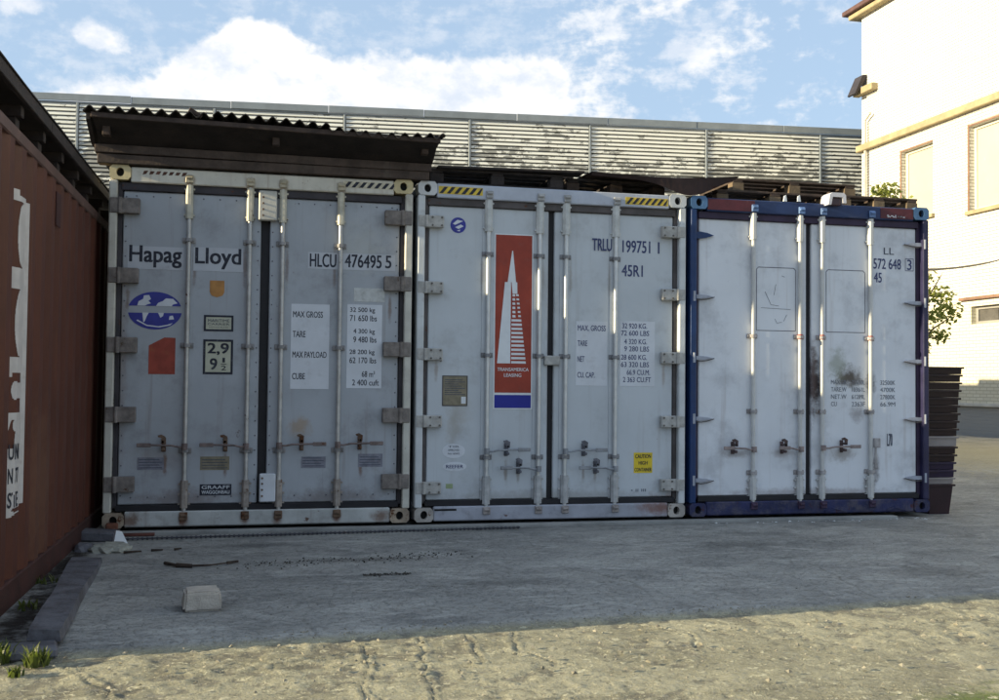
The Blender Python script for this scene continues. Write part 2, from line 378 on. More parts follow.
def casting(parent, x0, z0, m, mirror, big=.178, hole=True):
    """corner casting: steel block with an oval hole in its front and its side"""
    h = .118; x1 = x0+(.162 if not mirror else .162)
    mb = MB()
    cx = x0+.081; cz = z0+h/2
    n = 16; ro = []; ri = []
    for i in range(n):
        t = 2*math.pi*i/n
        ri.append((cx+.030*math.cos(t), cz+.036*math.sin(t)))
        s_ = 1/max(abs(math.cos(t))/.081, abs(math.sin(t))/(h/2)); ro.append((cx+s_*math.cos(t), cz+s_*math.sin(t)))
    v = [(a, 0, b) for a, b in ro]+[(a, 0, b) for a, b in ri]+[(a, .05, b) for a, b in ri]+[(a, .178, b) for a, b in ro]
    f = []
    for i in range(n):
        j = (i+1) % n
        f += [(i, j, n+j, n+i), (n+i, n+j, 2*n+j, 2*n+i), (i, 3*n+i, 3*n+j, j)]
    f.append(tuple(range(3*n, 4*n)))
    mb.add(v, f)
    o = mb.obj('corner_casting', m, parent)
    MB().prism(ri, .045, .049).obj('hole', hollow, o)
    return o


def container(k, st, label):
    x0 = k*(W_+GAP)
    root = thing('shipping_container', label, 'container', (x0, 0, 0), group='white reefer containers standing side by side')
    L = 12.19
    # body and frame
    side = MB().cbox(.02, W_-.02, .13, L-.02, .14, 2.80, .01)
    side.obj('body', st['side'], root)
    MB().cbox(.004, W_-.004, .12, L, 2.80, 2.875, .01).obj('roof', st['side'], root)
    for s in (0, 1):
        a, b = (0, .062) if s == 0 else (W_-.062, W_)
        MB().cbox(a, b, .002, .14, .118, H_-.118, .008).obj('corner_post', st['post'] if s == 0 else st.get('post2', st['post']), root)
        c, d = (.062, .098) if s == 0 else (W_-.098, W_-.062)
        MB().cbox(c, d, .055, .13, .15, 2.755, .004).obj('door_jamb', st['jamb'], root)
        MB().cbox(a+.002, b-.002, .178, L, .0, .14, .006).obj('bottom_rail', st['sill'], root)
    for z in (0, H_-.118):
        for x in (0, W_-.162): casting(root, x, z, st['cast'] if z else st['castlow'], x > 0)
    MB().cbox(.162, W_-.162, .006, .12, 2.762, H_-.012, .008).obj('door_header', st['header'], root)
    MB().cbox(.09, W_-.09, .035, .12, 2.70, 2.762, .004).obj('header_seal', st['jamb'], root)
    MB().cbox(.162, W_-.162, .004, .16, .004, .128, .010).obj('door_sill', st['sill'], root)
    MB().cbox(.09, W_-.09, .030, .12, .128, .175, .004).obj('sill_seal', gasket, root)
    g0, g1 = st['gap']
    MB().box(.098, W_-.098, .09, .125, .175, 2.70).obj('seal_backing', gasket, root)
    doors = []
    for a, b in ((.104, g0), (g1, W_-.104)):
        d = MB().cbox(a, b, .058, .11, .178, 2.698, .008).obj('door', st['door'], root); doors.append(d)
    # riveted edges
    if st.get('rivets'):
        for d, (a, b) in zip(doors, ((.104, g0), (g1, W_-.104))):
            rv = MB()
            for z in np.arange(.25, 2.68, .12):
                for x in (a+.022, b-.022): rv.cyl((x, .060, z), (x, .053, z), .0075, .005, 6)
            for x in np.arange(a+.1, b-.05, .13):
                for z in (.235, 2.66): rv.cyl((x, .060, z), (x, .053, z), .0075, .005, 6)
            rv.obj('rivets', st['rivets'], d, kind='stuff')
    # hinges
    for s in (0, 1):
        for z in st['hz']:
            a, b = (0.005, .235) if s == 0 else (W_-.235 if st['hinge'] != 'bolted' else W_-.225, W_-.005)
            if st['hinge'] == 'plate':
                hm = MB().cbox(a, b, -.006, .056, z-.062, z+.062, .006)
                xm = .085 if s == 0 else W_-.085
                hm.cyl((xm, -.006, z-.064), (xm, -.006, z+.064), .016, n=10)
                hm.obj('hinge', st['hingem'], root, rot=(0, 0, 0))
            elif st['hinge'] == 'bolted':
                if s == 0: b = .225
                hm = MB().cbox(a, b, -.002, .056, z-.052, z+.052, .006)
                xm = .075 if s == 0 else W_-.075
                hm.cyl((xm, -.004, z-.05), (xm, -.004, z+.05), .014, n=10)
                o = hm.obj('hinge', st['hingem'], root)
                bo = MB()
                for bx in ((b-.02, b-.10) if s == 0 else (a+.02, a+.10)):
                    for bz in (z-.034, z+.034): bo.cyl((bx, -.002, bz), (bx, -.011, bz), .009, n=6)
                bo.obj('bolts', st['bolt'], o, kind='stuff')
            else:   # slim leaf shaped blade
                sg = 1 if s == 0 else -1; xb = .055 if s == 0 else W_-.055
                dark = (s == 0 and z == st['hz'][0]); q_ = 1. if dark else .55
                poly = [(xb, z-.030*q_), (xb+sg*.05, z-.036*q_), (xb+sg*.12, z-.022*q_), (xb+sg*.185, z-.002), (xb+sg*.12, z+.020*q_), (xb+sg*.05, z+.030*q_), (xb, z+.026*q_)]
                o = MB().prism(poly, .030, .056).obj('hinge', st['leafdark'] if dark else st['hingem'], root)
                MB().cyl((xb-sg*.015, .012, z-.045), (xb-sg*.015, .012, z+.045), .016, n=10).obj('hinge_knuckle', st['post'] if dark else st['hingem'], o)
                if not dark: MB().tube([(xb, .028, z-.026), (xb+sg*.06, .024, z-.032), (xb+sg*.12, .024, z-.024), (xb+sg*.19, .028, z-.004)], .0045, 5).obj('hinge_rib', st['ribm'], o)
    # locking bars
    for i, bx in enumerate(st['bars']):
        r = st['barr']
        o = MB().cyl((bx, .026, .10), (bx, .026, 2.80), r, n=14, caps=False).obj('locking_bar', st['barm'], root, smooth=True)
        if st.get('pad'):   # raised flat stiffener the bar runs over
            MB().cbox(bx-.05, bx+.05, .050, .0575, .18, 2.69, .004).obj('stiffener', st['door'], root)
        gz0, gz1 = st['guard_top']; hw = st['guard_w']/2
        if gz1 > gz0:
            gd = MB()
            gd.prism([(bx-hw, .056), (bx-hw, .020), (bx-hw*.45, .000), (bx+hw*.45, .000), (bx+hw, .020), (bx+hw, .056)], gz0, gz1, axis='z')
            for zz in (gz0+.03, gz1-.03):
                for sx in (-1, 1): gd.cyl((bx+sx*(hw+.006), .05, zz), (bx+sx*(hw+.006), .028, zz), .009, n=6)
            gd.obj('guide_cover', st['guardm'], root)
        gz0, gz1 = st['guard_bot']
        if gz1 > gz0:
            gd = MB()
            gd.prism([(bx-hw, .056), (bx-hw, .020), (bx-hw*.45, .000), (bx+hw*.45, .000), (bx+hw, .020), (bx+hw, .056)], gz0, gz1, axis='z')
            for zz in (gz0+.03, (gz0+gz1)/2, gz1-.03):
                for sx in (-1, 1): gd.cyl((bx+sx*(hw+.010), .056, zz), (bx+sx*(hw+.010), .034, zz), .010, n=6)
            gd.obj('guide_cover', st['guardlow'], root)
        # cams and keepers top and bottom
        for zc in (2.805, .085):
            kp = MB().cbox(bx-.032, bx+.032, -.014, .004, zc-.03, zc+.035, .005)
            kp.cyl((bx-.022, -.016, zc+.01), (bx+.022, -.016, zc+.01), .013, n=8)
            kp.obj('cam_keeper', st['camm'] if zc > 1 else st['camlow'], root)
        for z in st['brk']:
            bk = MB().cbox(bx-.052, bx+.052, .046, .0565, z-.022, z+.022, .003)
            bk.prism([(bx-.028, .048), (bx-.026, .008), (bx-.012, -.004), (bx+.012, -.004), (bx+.026, .008), (bx+.028, .048)], z-.014, z+.014, axis='z')
            for sx in (-1, 1): bk.cyl((bx+sx*.042, .046, z), (bx+sx*.042, .036, z), .008, n=6)
            bk.obj('bar_bracket', st['brkm'], root)
    # door handles: (bar x, z, far end x, retainer x)
    for (bx, z, xe, xr) in st['handles']:
        sg = 1 if xe > bx else -1
        h = MB().tube([(bx, .004, z-.012), (bx+sg*.05, -.014, z-.012), (bx+sg*.10, -.022, z), (xe-sg*.10, -.020, z+.004)], .0085, 7)
        h.cbox(min(xe, xe-sg*.11), max(xe, xe-sg*.11), -.027, -.012, z-.013, z+.019, .004)
        h.cyl((bx, -.0, z-.035), (bx, -.0, z+.015), .024, n=10)
        h.obj('door_handle', st['handlem'], root)
        rr = MB().cbox(xr-.018, xr+.018, .046, .0565, z-.055, z+.06, .004)
        rr.cbox(xr-.012, xr+.012, -.030, .048, z-.042, z-.018, .005)
        rr.prism([(xr-.010, z+.02), (xr+.014, z+.018), (xr+.018, z+.070), (xr-.012, z+.088), (xr-.042, z+.080), (xr-.036, z+.066), (xr-.010, z+.060)], -.030, -.016)
        rr.cyl((xr, -.03, z+.03), (xr, .05, z+.03), .010, n=8)
        rr.obj('handle_retainer', st['retm'], root)
    return root, doors


def decal(parent, x0, x1, z0, z1, m, y=.0565, name='sticker', border=None, bw=.01):
    o = MB().box(x0, x1, y-.0012, y, z0, z1).obj(name, m, parent)
    if border:
        b = MB(); yy = y-.0016
        for (a, c, d, e) in ((x0-bw, x0+bw*.4, z0-bw, z1+bw), (x1-bw*.4, x1+bw, z0-bw, z1+bw), (x0+bw*.4, x1-bw*.4, z0-bw, z0+bw*.4), (x0+bw*.4, x1-bw*.4, z1-bw*.4, z1+bw)):
            b.box(a, c, yy-.001, y, d, e)
        b.obj('border', border, o)
    return o


def hazard(parent, x0, x1, z0, z1, n, worn=False, yellow=None):
    y = .0055
    base = MB().box(x0, x1, y-.0015, y+.001, z0, z1).obj('hazard_strip', yellow, parent)
    st = MB(); w_ = (x1-x0)/n; sl = (z1-z0)*.7
    for i in range(n):
        a = x0+i*w_+.004
        st.add([(a, y-.0025, z0+.004), (a+w_*.5, y-.0025, z0+.004), (min(x1, a+w_*.5+sl), y-.0025, z1-.004), (min(x1, a+sl), y-.0025, z1-.004)], [(0, 1, 2, 3)])
    st.obj('stripes', black, base)


GREY = (.44, .47, .52)
# ---- first container
door1 = mat('old_reefer_door', (.365, .385, .415), .5, .07, 2.0, dirt=((.22, .22, .23), .5, 2.6), streak=((.22, .19, .17), .6, 16), rust=(RUST, .16, 9), bump=.06, bscale=9,
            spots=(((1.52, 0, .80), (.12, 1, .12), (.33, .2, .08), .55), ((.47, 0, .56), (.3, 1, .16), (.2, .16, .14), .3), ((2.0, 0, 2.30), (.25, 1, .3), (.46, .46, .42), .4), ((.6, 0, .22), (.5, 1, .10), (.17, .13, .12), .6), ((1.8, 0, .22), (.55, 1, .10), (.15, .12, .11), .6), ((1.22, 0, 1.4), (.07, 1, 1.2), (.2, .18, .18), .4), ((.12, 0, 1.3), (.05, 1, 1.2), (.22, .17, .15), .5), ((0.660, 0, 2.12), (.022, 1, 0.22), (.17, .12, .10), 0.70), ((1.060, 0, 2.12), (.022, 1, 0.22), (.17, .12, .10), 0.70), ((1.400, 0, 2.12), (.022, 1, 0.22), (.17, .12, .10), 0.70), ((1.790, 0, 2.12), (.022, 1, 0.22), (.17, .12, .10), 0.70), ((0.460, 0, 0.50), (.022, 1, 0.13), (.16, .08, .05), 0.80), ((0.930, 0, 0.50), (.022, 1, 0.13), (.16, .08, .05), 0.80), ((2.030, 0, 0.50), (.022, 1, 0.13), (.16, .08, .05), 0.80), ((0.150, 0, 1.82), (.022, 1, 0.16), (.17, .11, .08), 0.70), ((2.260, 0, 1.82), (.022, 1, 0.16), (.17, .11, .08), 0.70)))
st1 = dict(side=door1, door=door1,
           post=mat('cream_frame', (.52, .50, .44), .5, .12, 5, dirt=((.25, .2, .15), .35, 6), rust=(RUST, .35, 7)),
           jamb=mat('dark_jamb', (.045, .04, .045), .7, .3, 5, rust=(RUST, .3, 6)),
           sill=mat('weathered_sill', (.42, .43, .42), .55, .15, 4, dirt=((.16, .13, .11), .45, 5), rust=(RUST, .4, 6), streak=((.15, .09, .06), .6, 10), spots=(((0.615, 0, 0.06), (0.050, 1, 0.07), (.13, .055, .03), 0.95), ((1.095, 0, 0.06), (0.050, 1, 0.07), (.13, .055, .03), 0.95), ((1.360, 0, 0.06), (0.050, 1, 0.07), (.13, .055, .03), 0.95), ((1.835, 0, 0.06), (0.050, 1, 0.07), (.13, .055, .03), 0.95), ((0.200, 0, 0.06), (0.120, 1, 0.08), (.14, .07, .04), 0.80), ((2.200, 0, 0.06), (0.120, 1, 0.08), (.14, .07, .04), 0.80))),
           header=mat('cream_header', (.60, .57, .49), .5, .1, 4, dirt=((.3, .24, .17), .35, 6), rust=(RUST, .35, 8), streak=((.25, .14, .08), .5, 12), spots=(((0.615, 0, 2.80), (0.050, 1, 0.06), (.20, .10, .05), 0.85), ((1.095, 0, 2.80), (0.050, 1, 0.06), (.20, .10, .05), 0.85), ((1.360, 0, 2.80), (0.050, 1, 0.06), (.20, .10, .05), 0.85), ((1.835, 0, 2.80), (0.050, 1, 0.06), (.20, .10, .05), 0.85))),
           cast=mat('yellow_casting', (.56, .47, .27), .55, .15, 8, rust=(RUST, .4, 10)), castlow=mat('rusty_casting', (.30, .24, .18), .7, .3, 8, rust=(RUST, .65, 9)),  # upper castings carry a yellower tone than the lower ones
           hinge='plate', hingem=mat('oxidised_hinge', (.19, .165, .15), .65, .3, 14, rust=((.12, .07, .04), .5, 12), bump=.4), hz=(2.57, 2.01, 1.455, .90, .345),
           bars=(.615, 1.095, 1.36, 1.835), barr=.0175, barm=mat('galvanised_bar', (.46, .45, .43), .38, .15, 10, rust=(RUST, .3, 14), metal=.35, dirt=((.25, .2, .17), .4, 9)),
           guard_top=(2.49, 2.76), guard_bot=(.15, .37), guard_w=.058, guardm=mat('worn_bar_guide', (.50, .47, .38), .5, .2, 12, rust=(RUST, .45, 12)),
           guardlow=mat('rusted_bar_guide', (.30, .26, .23), .65, .25, 12, rust=(RUST, .6, 12)),
           camm=mat('worn_cam', (.42, .37, .27), .55, .25, 14, rust=(RUST, .5, 12)), camlow=mat('rusted_cam', (.14, .09, .06), .8, .4, 14, rust=(RUST, .8, 12)),
           brk=(2.315, 1.46, .61), brkm=mat('grey_bracket', (.26, .25, .25), .6, .25, 14, rust=(RUST, .35, 12)),
           handles=((.615, .655, .25, .45), (1.095, .655, .73, .93), (1.36, .66, 1.74, 1.54), (1.835, .665, 2.21, 2.02)),
           handlem=mat('rusty_handle', (.17, .13, .12), .65, .3, 16, rust=(RUST, .55, 14)), retm=mat('rusty_retainer', (.12, .075, .05), .75, .4, 18, rust=(RUST, .8, 14)),
           gap=(1.185, 1.258), rivets=mat('dark_rivet', (.10, .10, .12), .5, .3, 10, bump=0))
c1, _ = container(0, st1, 'weathered white reefer container with a blue globe emblem, beside the rust red container')
white_patch = mat('white_patch', (.60, .62, .66), .5, .06, 5, dirt=((.35, .35, .36), .2, 8), bump=0)
yel = mat('hazard_yellow', (.62, .44, .05), .55, .2, 14, dirt=((.2, .16, .1), .4, 12), bump=0)
yelworn = mat('worn_hazard_cream', (.60, .55, .42), .55, .2, 14, dirt=((.2, .16, .1), .6, 12), bump=0)
hazard(c1, 1.85, 2.29, 2.805, 2.86, 7, True, yelworn)
sc = MB()
for i in range(7):
    a = .25+i*.05; sc.add([(a, .0045, 2.825+.004*(i % 3)), (a+.028, .0045, 2.832), (a+.045, .0045, 2.86-.004*(i % 2)), (a+.012, .0045, 2.857)], [(0, 1, 2, 3)])
sc.obj('scraped_strip', mat('scraped_rust', (.10, .045, .03), .8, .4, 20, bump=0), c1)
lk = MB().cbox(1.163, 1.31, -.004, .057, 2.50, 2.745, .008).obj('lock_box', st1['post'], c1)
bl = MB()
for z in (2.54, 2.59, 2.64, 2.69): bl.cyl((1.20, -.004, z), (1.20, -.014, z), .008, n=6)
bl.obj('bolts', st1['camlow'], lk, kind='stuff')
lk = MB().cbox(1.205, 1.335, -.002, .057, .19, .42, .008).obj('lock_box', white_patch, c1)
bl = MB()
for z in (.24, .29, .34, .385): bl.cyl((1.228, -.002, z), (1.228, -.012, z), .009, n=6)
bl.obj('bolts', st1['camlow'], lk, kind='stuff')
# lettering (in container coordinates)
npatch = mat('name_patch_paint', (.45, .465, .50), .5, .06, 5, dirt=((.3, .3, .31), .3, 8), bump=0)
decal(c1, .145, .575, 2.07, 2.255, npatch, .0572, 'name_patch'); decal(c1, .652, 1.045, 2.07, 2.265, npatch, .0572, 'name_patch')
text('Hapag', .155, .562, 2.085, 2.262, .0552, black, c1, .018, 'lettering')
text('Lloyd', .665, 1.03, 2.088, 2.262, .0552, black, c1, .018, 'lettering')
decal(c1, 1.57, 2.30, 2.12, 2.258, npatch, .0572, 'number_patch')
text('HLCU', 1.585, 1.805, 2.135, 2.248, .0552, black, c1, .014); text('476495', 1.875, 2.185, 2.14, 2.252, .0552, black, c1, .014); text('5', 2.215, 2.268, 2.143, 2.252, .0552, black, c1, .014)
# globe emblem: two ellipse caps, pale land shapes
blue = mat('emblem_blue', (.035, .04, .26), .5, .12, 10, bump=0)
def cap(z0, z1):
    p = []; a, b, cx, cz = .208, .152, .362, 1.737
    ts = [t for t in np.linspace(0, 2*math.pi, 120) if z0 <= cz+b*math.sin(t) <= z1]
    ts = sorted(ts, key=lambda t: (t if z1 > cz+.05 else t))
    return [(cx+a*math.cos(t), cz+b*math.sin(t)) for t in ts]
g = MB().prism(cap(1.772, 1.89), .0555, .0570); g.prism(cap(1.585, 1.722), .0555, .0570)
go = g.obj('globe_emblem', blue, c1)
land = MB()
for poly in ([(.225, 1.775), (.235, 1.81), (.27, 1.83), (.275, 1.858), (.315, 1.862), (.33, 1.83), (.31, 1.815), (.33, 1.795), (.30, 1.785), (.285, 1.775)],
             [(.37, 1.775), (.385, 1.80), (.42, 1.815), (.445, 1.838), (.50, 1.835), (.535, 1.80), (.50, 1.79), (.49, 1.775)],
             [(.265, 1.72), (.315, 1.72), (.30, 1.69), (.285, 1.65), (.275, 1.64), (.27, 1.68)],
             [(.385, 1.72), (.43, 1.72), (.425, 1.695), (.405, 1.68), (.395, 1.70)], [(.47, 1.665), (.51, 1.67), (.50, 1.70), (.475, 1.695)],
             [(.22, 1.655), (.30, 1.612), (.40, 1.602), (.48, 1.62), (.50, 1.64), (.46, 1.625), (.39, 1.611), (.30, 1.622), (.23, 1.662)]):
    land.prism(poly, .0545, .0554)
land.obj('land_shapes', white_patch, go)
MB().prism([(.32, 1.225), (.525, 1.225), (.525, 1.52), (.44, 1.522), (.32, 1.455)], .0555, .0572).obj('red_card', mat('faded_red_card', (.30, .055, .035), .6, .2, 9, dirt=((.3, .12, .05), .3, 8), bump=0), c1)
MB().prism([(.785, 1.995), (.785, 1.90), (.80, 1.872), (.842, 1.858), (.885, 1.872), (.90, 1.90), (.90, 1.995)], .0555, .0572).obj('shield_badge', mat('orange_badge', (.42, .20, .06), .6, .15, 12, bump=0), c1)
plate_y = mat('pale_plate', (.46, .46, .36), .5, .1, 9, bump=0)
d = decal(c1, .755, .965, 1.592, 1.70, plate_y, .0572, 'notice_plate', black, .012)
text('MARITIME', .775, .945, 1.655, 1.68, .0548, ink_blue, d); text('CARRIER', .775, .945, 1.63, 1.648, .0548, ink_blue, d); text('NOTICE PLATE', .785, .935, 1.608, 1.618, .0548, ink_blue, d)
d = decal(c1, .755, .965, 1.242, 1.50, plate_y, .0572, 'height_plate', black, .013)
text('2,9', .775, .945, 1.385, 1.485, .0548, black, d, .03); text('9', .795, .855, 1.265, 1.36, .0548, black, d, .03); text('1', .895, .915, 1.325, 1.365, .0548, black, d, .01); text('2', .885, .925, 1.262, 1.300, .0548, black, d, .01)
MB().box(.883, .928, .0543, .0556, 1.310, 1.315).obj('fraction_line', black, d)
gp = mat('grey_data_plate', (.20, .20, .24), .5, .2, 16, dirt=((.12, .11, .11), .4, 18), bump=.1)
gpo = mat('olive_data_plate', (.22, .19, .13), .5, .2, 16, dirt=((.12, .11, .08), .4, 18), bump=.1)
for (a, b, c, d_, m_) in ((.25, .455, .455, .555, gp), (.735, .965, .45, .56, gpo), (1.54, 1.74, .46, .555, gp), (2.01, 2.215, .465, .575, gp)):
    d = decal(c1, a, b, c, d_, m_, .057, 'data_plate', None)
    ln = MB()
    for q in range(4): ln.box(a+.012, b-.015-.02*(q % 2), .0549, .0558, c+.014+q*.022, c+.020+q*.022)
    ln.obj('print_lines', ink_blue, d)
d = decal(c1, .735, .985, .245, .335, black, .0572, 'name_plate'); text('GRAAFF', .75, .97, .297, .325, .0548, white_patch, d, .01); text('WAGGONBAU', .75, .97, .257, .285, .0548, white_patch, d, .01)
decal(c1, 1.44, 1.755, 1.115, 1.822, white_patch, .0572, 'weight_panel'); decal(c1, 1.902, 2.195, 1.125, 1.83, white_patch, .0572, 'weight_panel')
for s_, a, b, z in (('MAX GROSS', 1.455, 1.70, 1.71), ('TARE', 1.455, 1.56, 1.545), ('MAX PAYLOAD', 1.455, 1.735, 1.375), ('CUBE', 1.455, 1.56, 1.195)): text(s_, a, b, z, z+.052, .0552, black, c1, .006)
for s_, a, b, z in (('32 500 kg', 1.925, 2.135, 1.755), ('71 650 lbs', 1.925, 2.15, 1.69), ('4 300 kg', 1.955, 2.135, 1.575), ('9 480 lbs', 1.955, 2.15, 1.51),
                    ('28 200 kg', 1.925, 2.135, 1.40), ('62 170 lbs', 1.925, 2.15, 1.335), ('68 m\u00b3', 2.03, 2.14, 1.22), ('2 400 cuft', 1.95, 2.175, 1.148)): text(s_, a, b, z, z+.05, .0552, black, c1, .006)
decal(c1, 1.955, 2.215, 1.855, 1.97, mat('faint_patch', (.50, .51, .50), .5, .1, 20, dirt=((.3, .3, .28), .5, 25), bump=0), .0572, 'faded_patch')

# ---- second container
door2 = mat('pale_reefer_door', (.50, .53, .56), .42, .05, 1.6, dirt=((.36, .37, .38), .5, 2.5), streak=((.33, .32, .31), .5, 15), rust=(RUST, .07, 12), bump=.45, bscale=2.4,
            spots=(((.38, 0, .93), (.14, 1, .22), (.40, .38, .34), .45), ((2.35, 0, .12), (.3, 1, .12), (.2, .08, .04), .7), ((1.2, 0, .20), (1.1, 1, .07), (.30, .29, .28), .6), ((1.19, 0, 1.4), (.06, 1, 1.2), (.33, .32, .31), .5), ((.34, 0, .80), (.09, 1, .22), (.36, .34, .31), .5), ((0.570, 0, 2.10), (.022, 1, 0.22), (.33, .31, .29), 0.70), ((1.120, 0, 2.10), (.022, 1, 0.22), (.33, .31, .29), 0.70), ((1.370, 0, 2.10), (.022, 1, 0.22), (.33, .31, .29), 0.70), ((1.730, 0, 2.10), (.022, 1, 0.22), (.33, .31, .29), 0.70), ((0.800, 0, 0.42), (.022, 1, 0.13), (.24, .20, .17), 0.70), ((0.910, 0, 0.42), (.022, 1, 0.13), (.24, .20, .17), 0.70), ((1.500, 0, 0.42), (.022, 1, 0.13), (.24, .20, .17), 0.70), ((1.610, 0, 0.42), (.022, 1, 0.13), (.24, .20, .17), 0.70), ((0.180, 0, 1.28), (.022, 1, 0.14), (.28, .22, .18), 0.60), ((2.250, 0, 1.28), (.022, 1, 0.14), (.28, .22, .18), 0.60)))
st2 = dict(side=door2, door=door2,
           post=mat('grey_white_frame', (.55, .57, .58), .5, .1, 5, dirt=((.3, .27, .25), .35, 6), rust=(RUST, .2, 7)),
           jamb=mat('brown_grey_jamb', (.085, .075, .075), .7, .3, 5, rust=(RUST, .35, 6)),
           sill=mat('lilac_grey_sill', (.34, .35, .40), .55, .15, 4, dirt=((.14, .13, .13), .45, 5), rust=(RUST, .22, 7), spots=(((2.2, 0, .09), (.3, 1, .1), (.17, .06, .03), .8),)),
           header=mat('blue_grey_header', (.42, .45, .52), .5, .1, 4, dirt=((.25, .22, .2), .3, 6), rust=(RUST, .12, 8)),
           cast=mat('grey_casting', (.55, .56, .56), .55, .1, 8, rust=(RUST, .25, 10)), castlow=mat('stained_casting', (.36, .33, .30), .7, .25, 8, rust=(RUST, .5, 9)),
           hinge='bolted', hingem=mat('pale_hinge', (.40, .39, .37), .6, .2, 14, dirt=((.2, .17, .14), .4, 14), rust=(RUST, .25, 12), bump=.3), bolt=mat('bolt_head', (.12, .11, .10), .6, .3, 20, bump=0),
           hz=(2.555, 1.99, 1.42, .85, .285),
           bars=(.62, 1.08, 1.32, 1.78), barr=.0185, barm=mat('silver_bar', (.56, .57, .57), .33, .1, 10, metal=.4, dirt=((.3, .28, .26), .25, 9)), pad=True,
           guard_top=(2.49, 2.765), guard_bot=(.14, .38), guard_w=.066, guardm=mat('grey_bar_guide', (.50, .51, .50), .5, .15, 12, dirt=((.25, .22, .2), .3, 12)),
           guardlow=mat('stained_bar_guide', (.42, .42, .42), .55, .2, 12, rust=(RUST, .25, 12)),
           camm=mat('steel_cam', (.33, .33, .33), .5, .2, 14, rust=(RUST, .25, 12)), camlow=mat('stained_cam', (.28, .25, .24), .7, .3, 14, rust=(RUST, .45, 12)),
           brk=(2.295, 1.42, .54), brkm=mat('dark_bracket', (.22, .22, .23), .55, .2, 14, rust=(RUST, .2, 12)),
           handles=((.62, .605, 1.0, .80), (1.08, .45, .735, .91), (1.32, .60, 1.70, 1.50), (1.78, .445, 1.44, 1.61)),
           handlem=mat('steel_handle', (.26, .27, .29), .5, .2, 16, rust=(RUST, .25, 14), metal=.3), retm=mat('dark_retainer', (.12, .12, .14), .55, .3, 18, rust=(RUST, .3, 14)),
           gap=(1.168, 1.222))
c2, _ = container(1, st2, 'pale grey reefer container with a red tower logo, middle of the row')
hazard(c2, .175, .56, 2.795, 2.86, 6, False, yel); hazard(c2, 1.86, 2.265, 2.785, 2.85, 7, False, yel)
MB().box(.17, .36, .0015, .0045, .092, .108).obj('pocket_slot_shade', hollow, c2)  # black plate standing for the shade in the fork pocket
MB().cbox(1.13, 1.27, .018, .057, 1.34, 1.425, .008).obj('centre_latch', st2['hingem'], c2)
navy = mat('navy_print', (.035, .045, .13), .5, .1, 10, dirt=((.25, .27, .32), .35, 30), bump=0)
X2 = -2.483
rd = mat('logo_red', (.30, .042, .022), .5, .12, 8, dirt=((.22, .09, .07), .3, 14), bump=0); wh = mat('logo_white', (.68, .70, .72), .5, .05, 8, bump=0); bl_ = mat('logo_blue', (.012, .02, .26), .45, .08, 8, bump=0)
a0, a1 = .692, 1.018
decal(c2, a0-.012, a1+.012, .955, 2.482, wh, .0572, 'logo_border')
lg = decal(c2, a0, a1, 1.098, 2.472, rd, .0556, 'logo_panel')
decal(c2, a0, a1, .965, 1.078, bl_, .0556, 'blue_panel')
tw = MB(); yA, yB = .0530, .0542
tw.prism([(.712, 1.352), (.83, 1.352), (.83, 2.06), (.776, 2.06)], yA, yB)
tw.prism([(.80, 2.06), (.875, 2.06), (.846, 2.335), (.838, 2.335)], yA, yB)
tw.prism([(.845, 1.96), (.888, 1.96), (.886, 2.06), (.835, 2.06)], yA, yB)
z = 1.352
for i in range(17):
    wd = .97-.0043*i; hh = .020
    if i < 11: tw.prism([(.838, z), (wd, z), (wd-.002, z+hh), (.838, z+hh)], yA, yB)
    else: tw.prism([(.845, z), (.885-.001*i, z), (.883-.001*i, z+hh), (.845, z+hh)], yA, yB); tw.prism([(wd-.025, z+.004), (wd, z+.004), (wd-.003, z+hh), (wd-.025, z+hh)], yA, yB)
    z += .0365
tw.obj('tower_mark', wh, lg)
text('TRANSAMERICA', .715, .995, 1.285, 1.315, .0530, wh, lg, .01); text('LEASING', .775, .93, 1.235, 1.265, .0530, wh, lg, .01)
dm = [(.357+.068*math.cos(t), 2.538+.068*math.sin(t)) for t in np.linspace(0, 2*math.pi, 28, endpoint=False)]
e = MB().prism(dm, .0555, .0572).obj('round_badge', blue, c2)
bd = MB()
for poly in ([(.31, 2.55), (.35, 2.585), (.40, 2.575), (.37, 2.56), (.33, 2.54)], [(.33, 2.52), (.38, 2.545), (.405, 2.53), (.36, 2.505)], [(.345, 2.49), (.375, 2.50), (.37, 2.485)]): bd.prism(poly, .0545, .0554)
bd.obj('badge_mark', white_patch, e)
text('TRLU', 4.05+X2, 4.235+X2, 2.365, 2.475, .0495, navy, c2, .012); text('199751', 4.335+X2, 4.60+X2, 2.36, 2.47, .0562, navy, c2, .012); text('1', 4.672+X2, 4.688+X2, 2.36, 2.465, .0562, navy, c2, .0)
text('45R1', 4.33+X2, 4.53+X2, 2.145, 2.25, .0562, navy, c2, .012)
decal(c2, 1.425, 1.715, 1.165, 1.735, white_patch, .0572, 'weight_panel'); decal(c2, 1.835, 2.165, 1.165, 1.745, white_patch, .0572, 'weight_panel')
for s_, a, b, z in (('MAX. GROSS', 1.44, 1.70, 1.65), ('TARE', 1.44, 1.53, 1.515), ('NET', 1.44, 1.505, 1.375), ('CU. CAP.', 1.44, 1.60, 1.235)): text(s_, a, b, z, z+.05, .0552, navy, c2, .006)
for s_, a, b, z in (('32 920 KG.', 1.855, 2.09, 1.68), ('72 600 LBS', 1.845, 2.11, 1.615), ('4 320 KG.', 1.875, 2.09, 1.54), ('9 280 LBS', 1.875, 2.11, 1.475),
                    ('28 600 KG.', 1.845, 2.09, 1.40), ('63 320 LBS', 1.845, 2.11, 1.335), ('66.9 CU.M.', 1.90, 2.12, 1.265), ('2 363 CU.FT', 1.865, 2.13, 1.20)): text(s_, a, b, z, z+.046, .0552, navy, c2, .006)
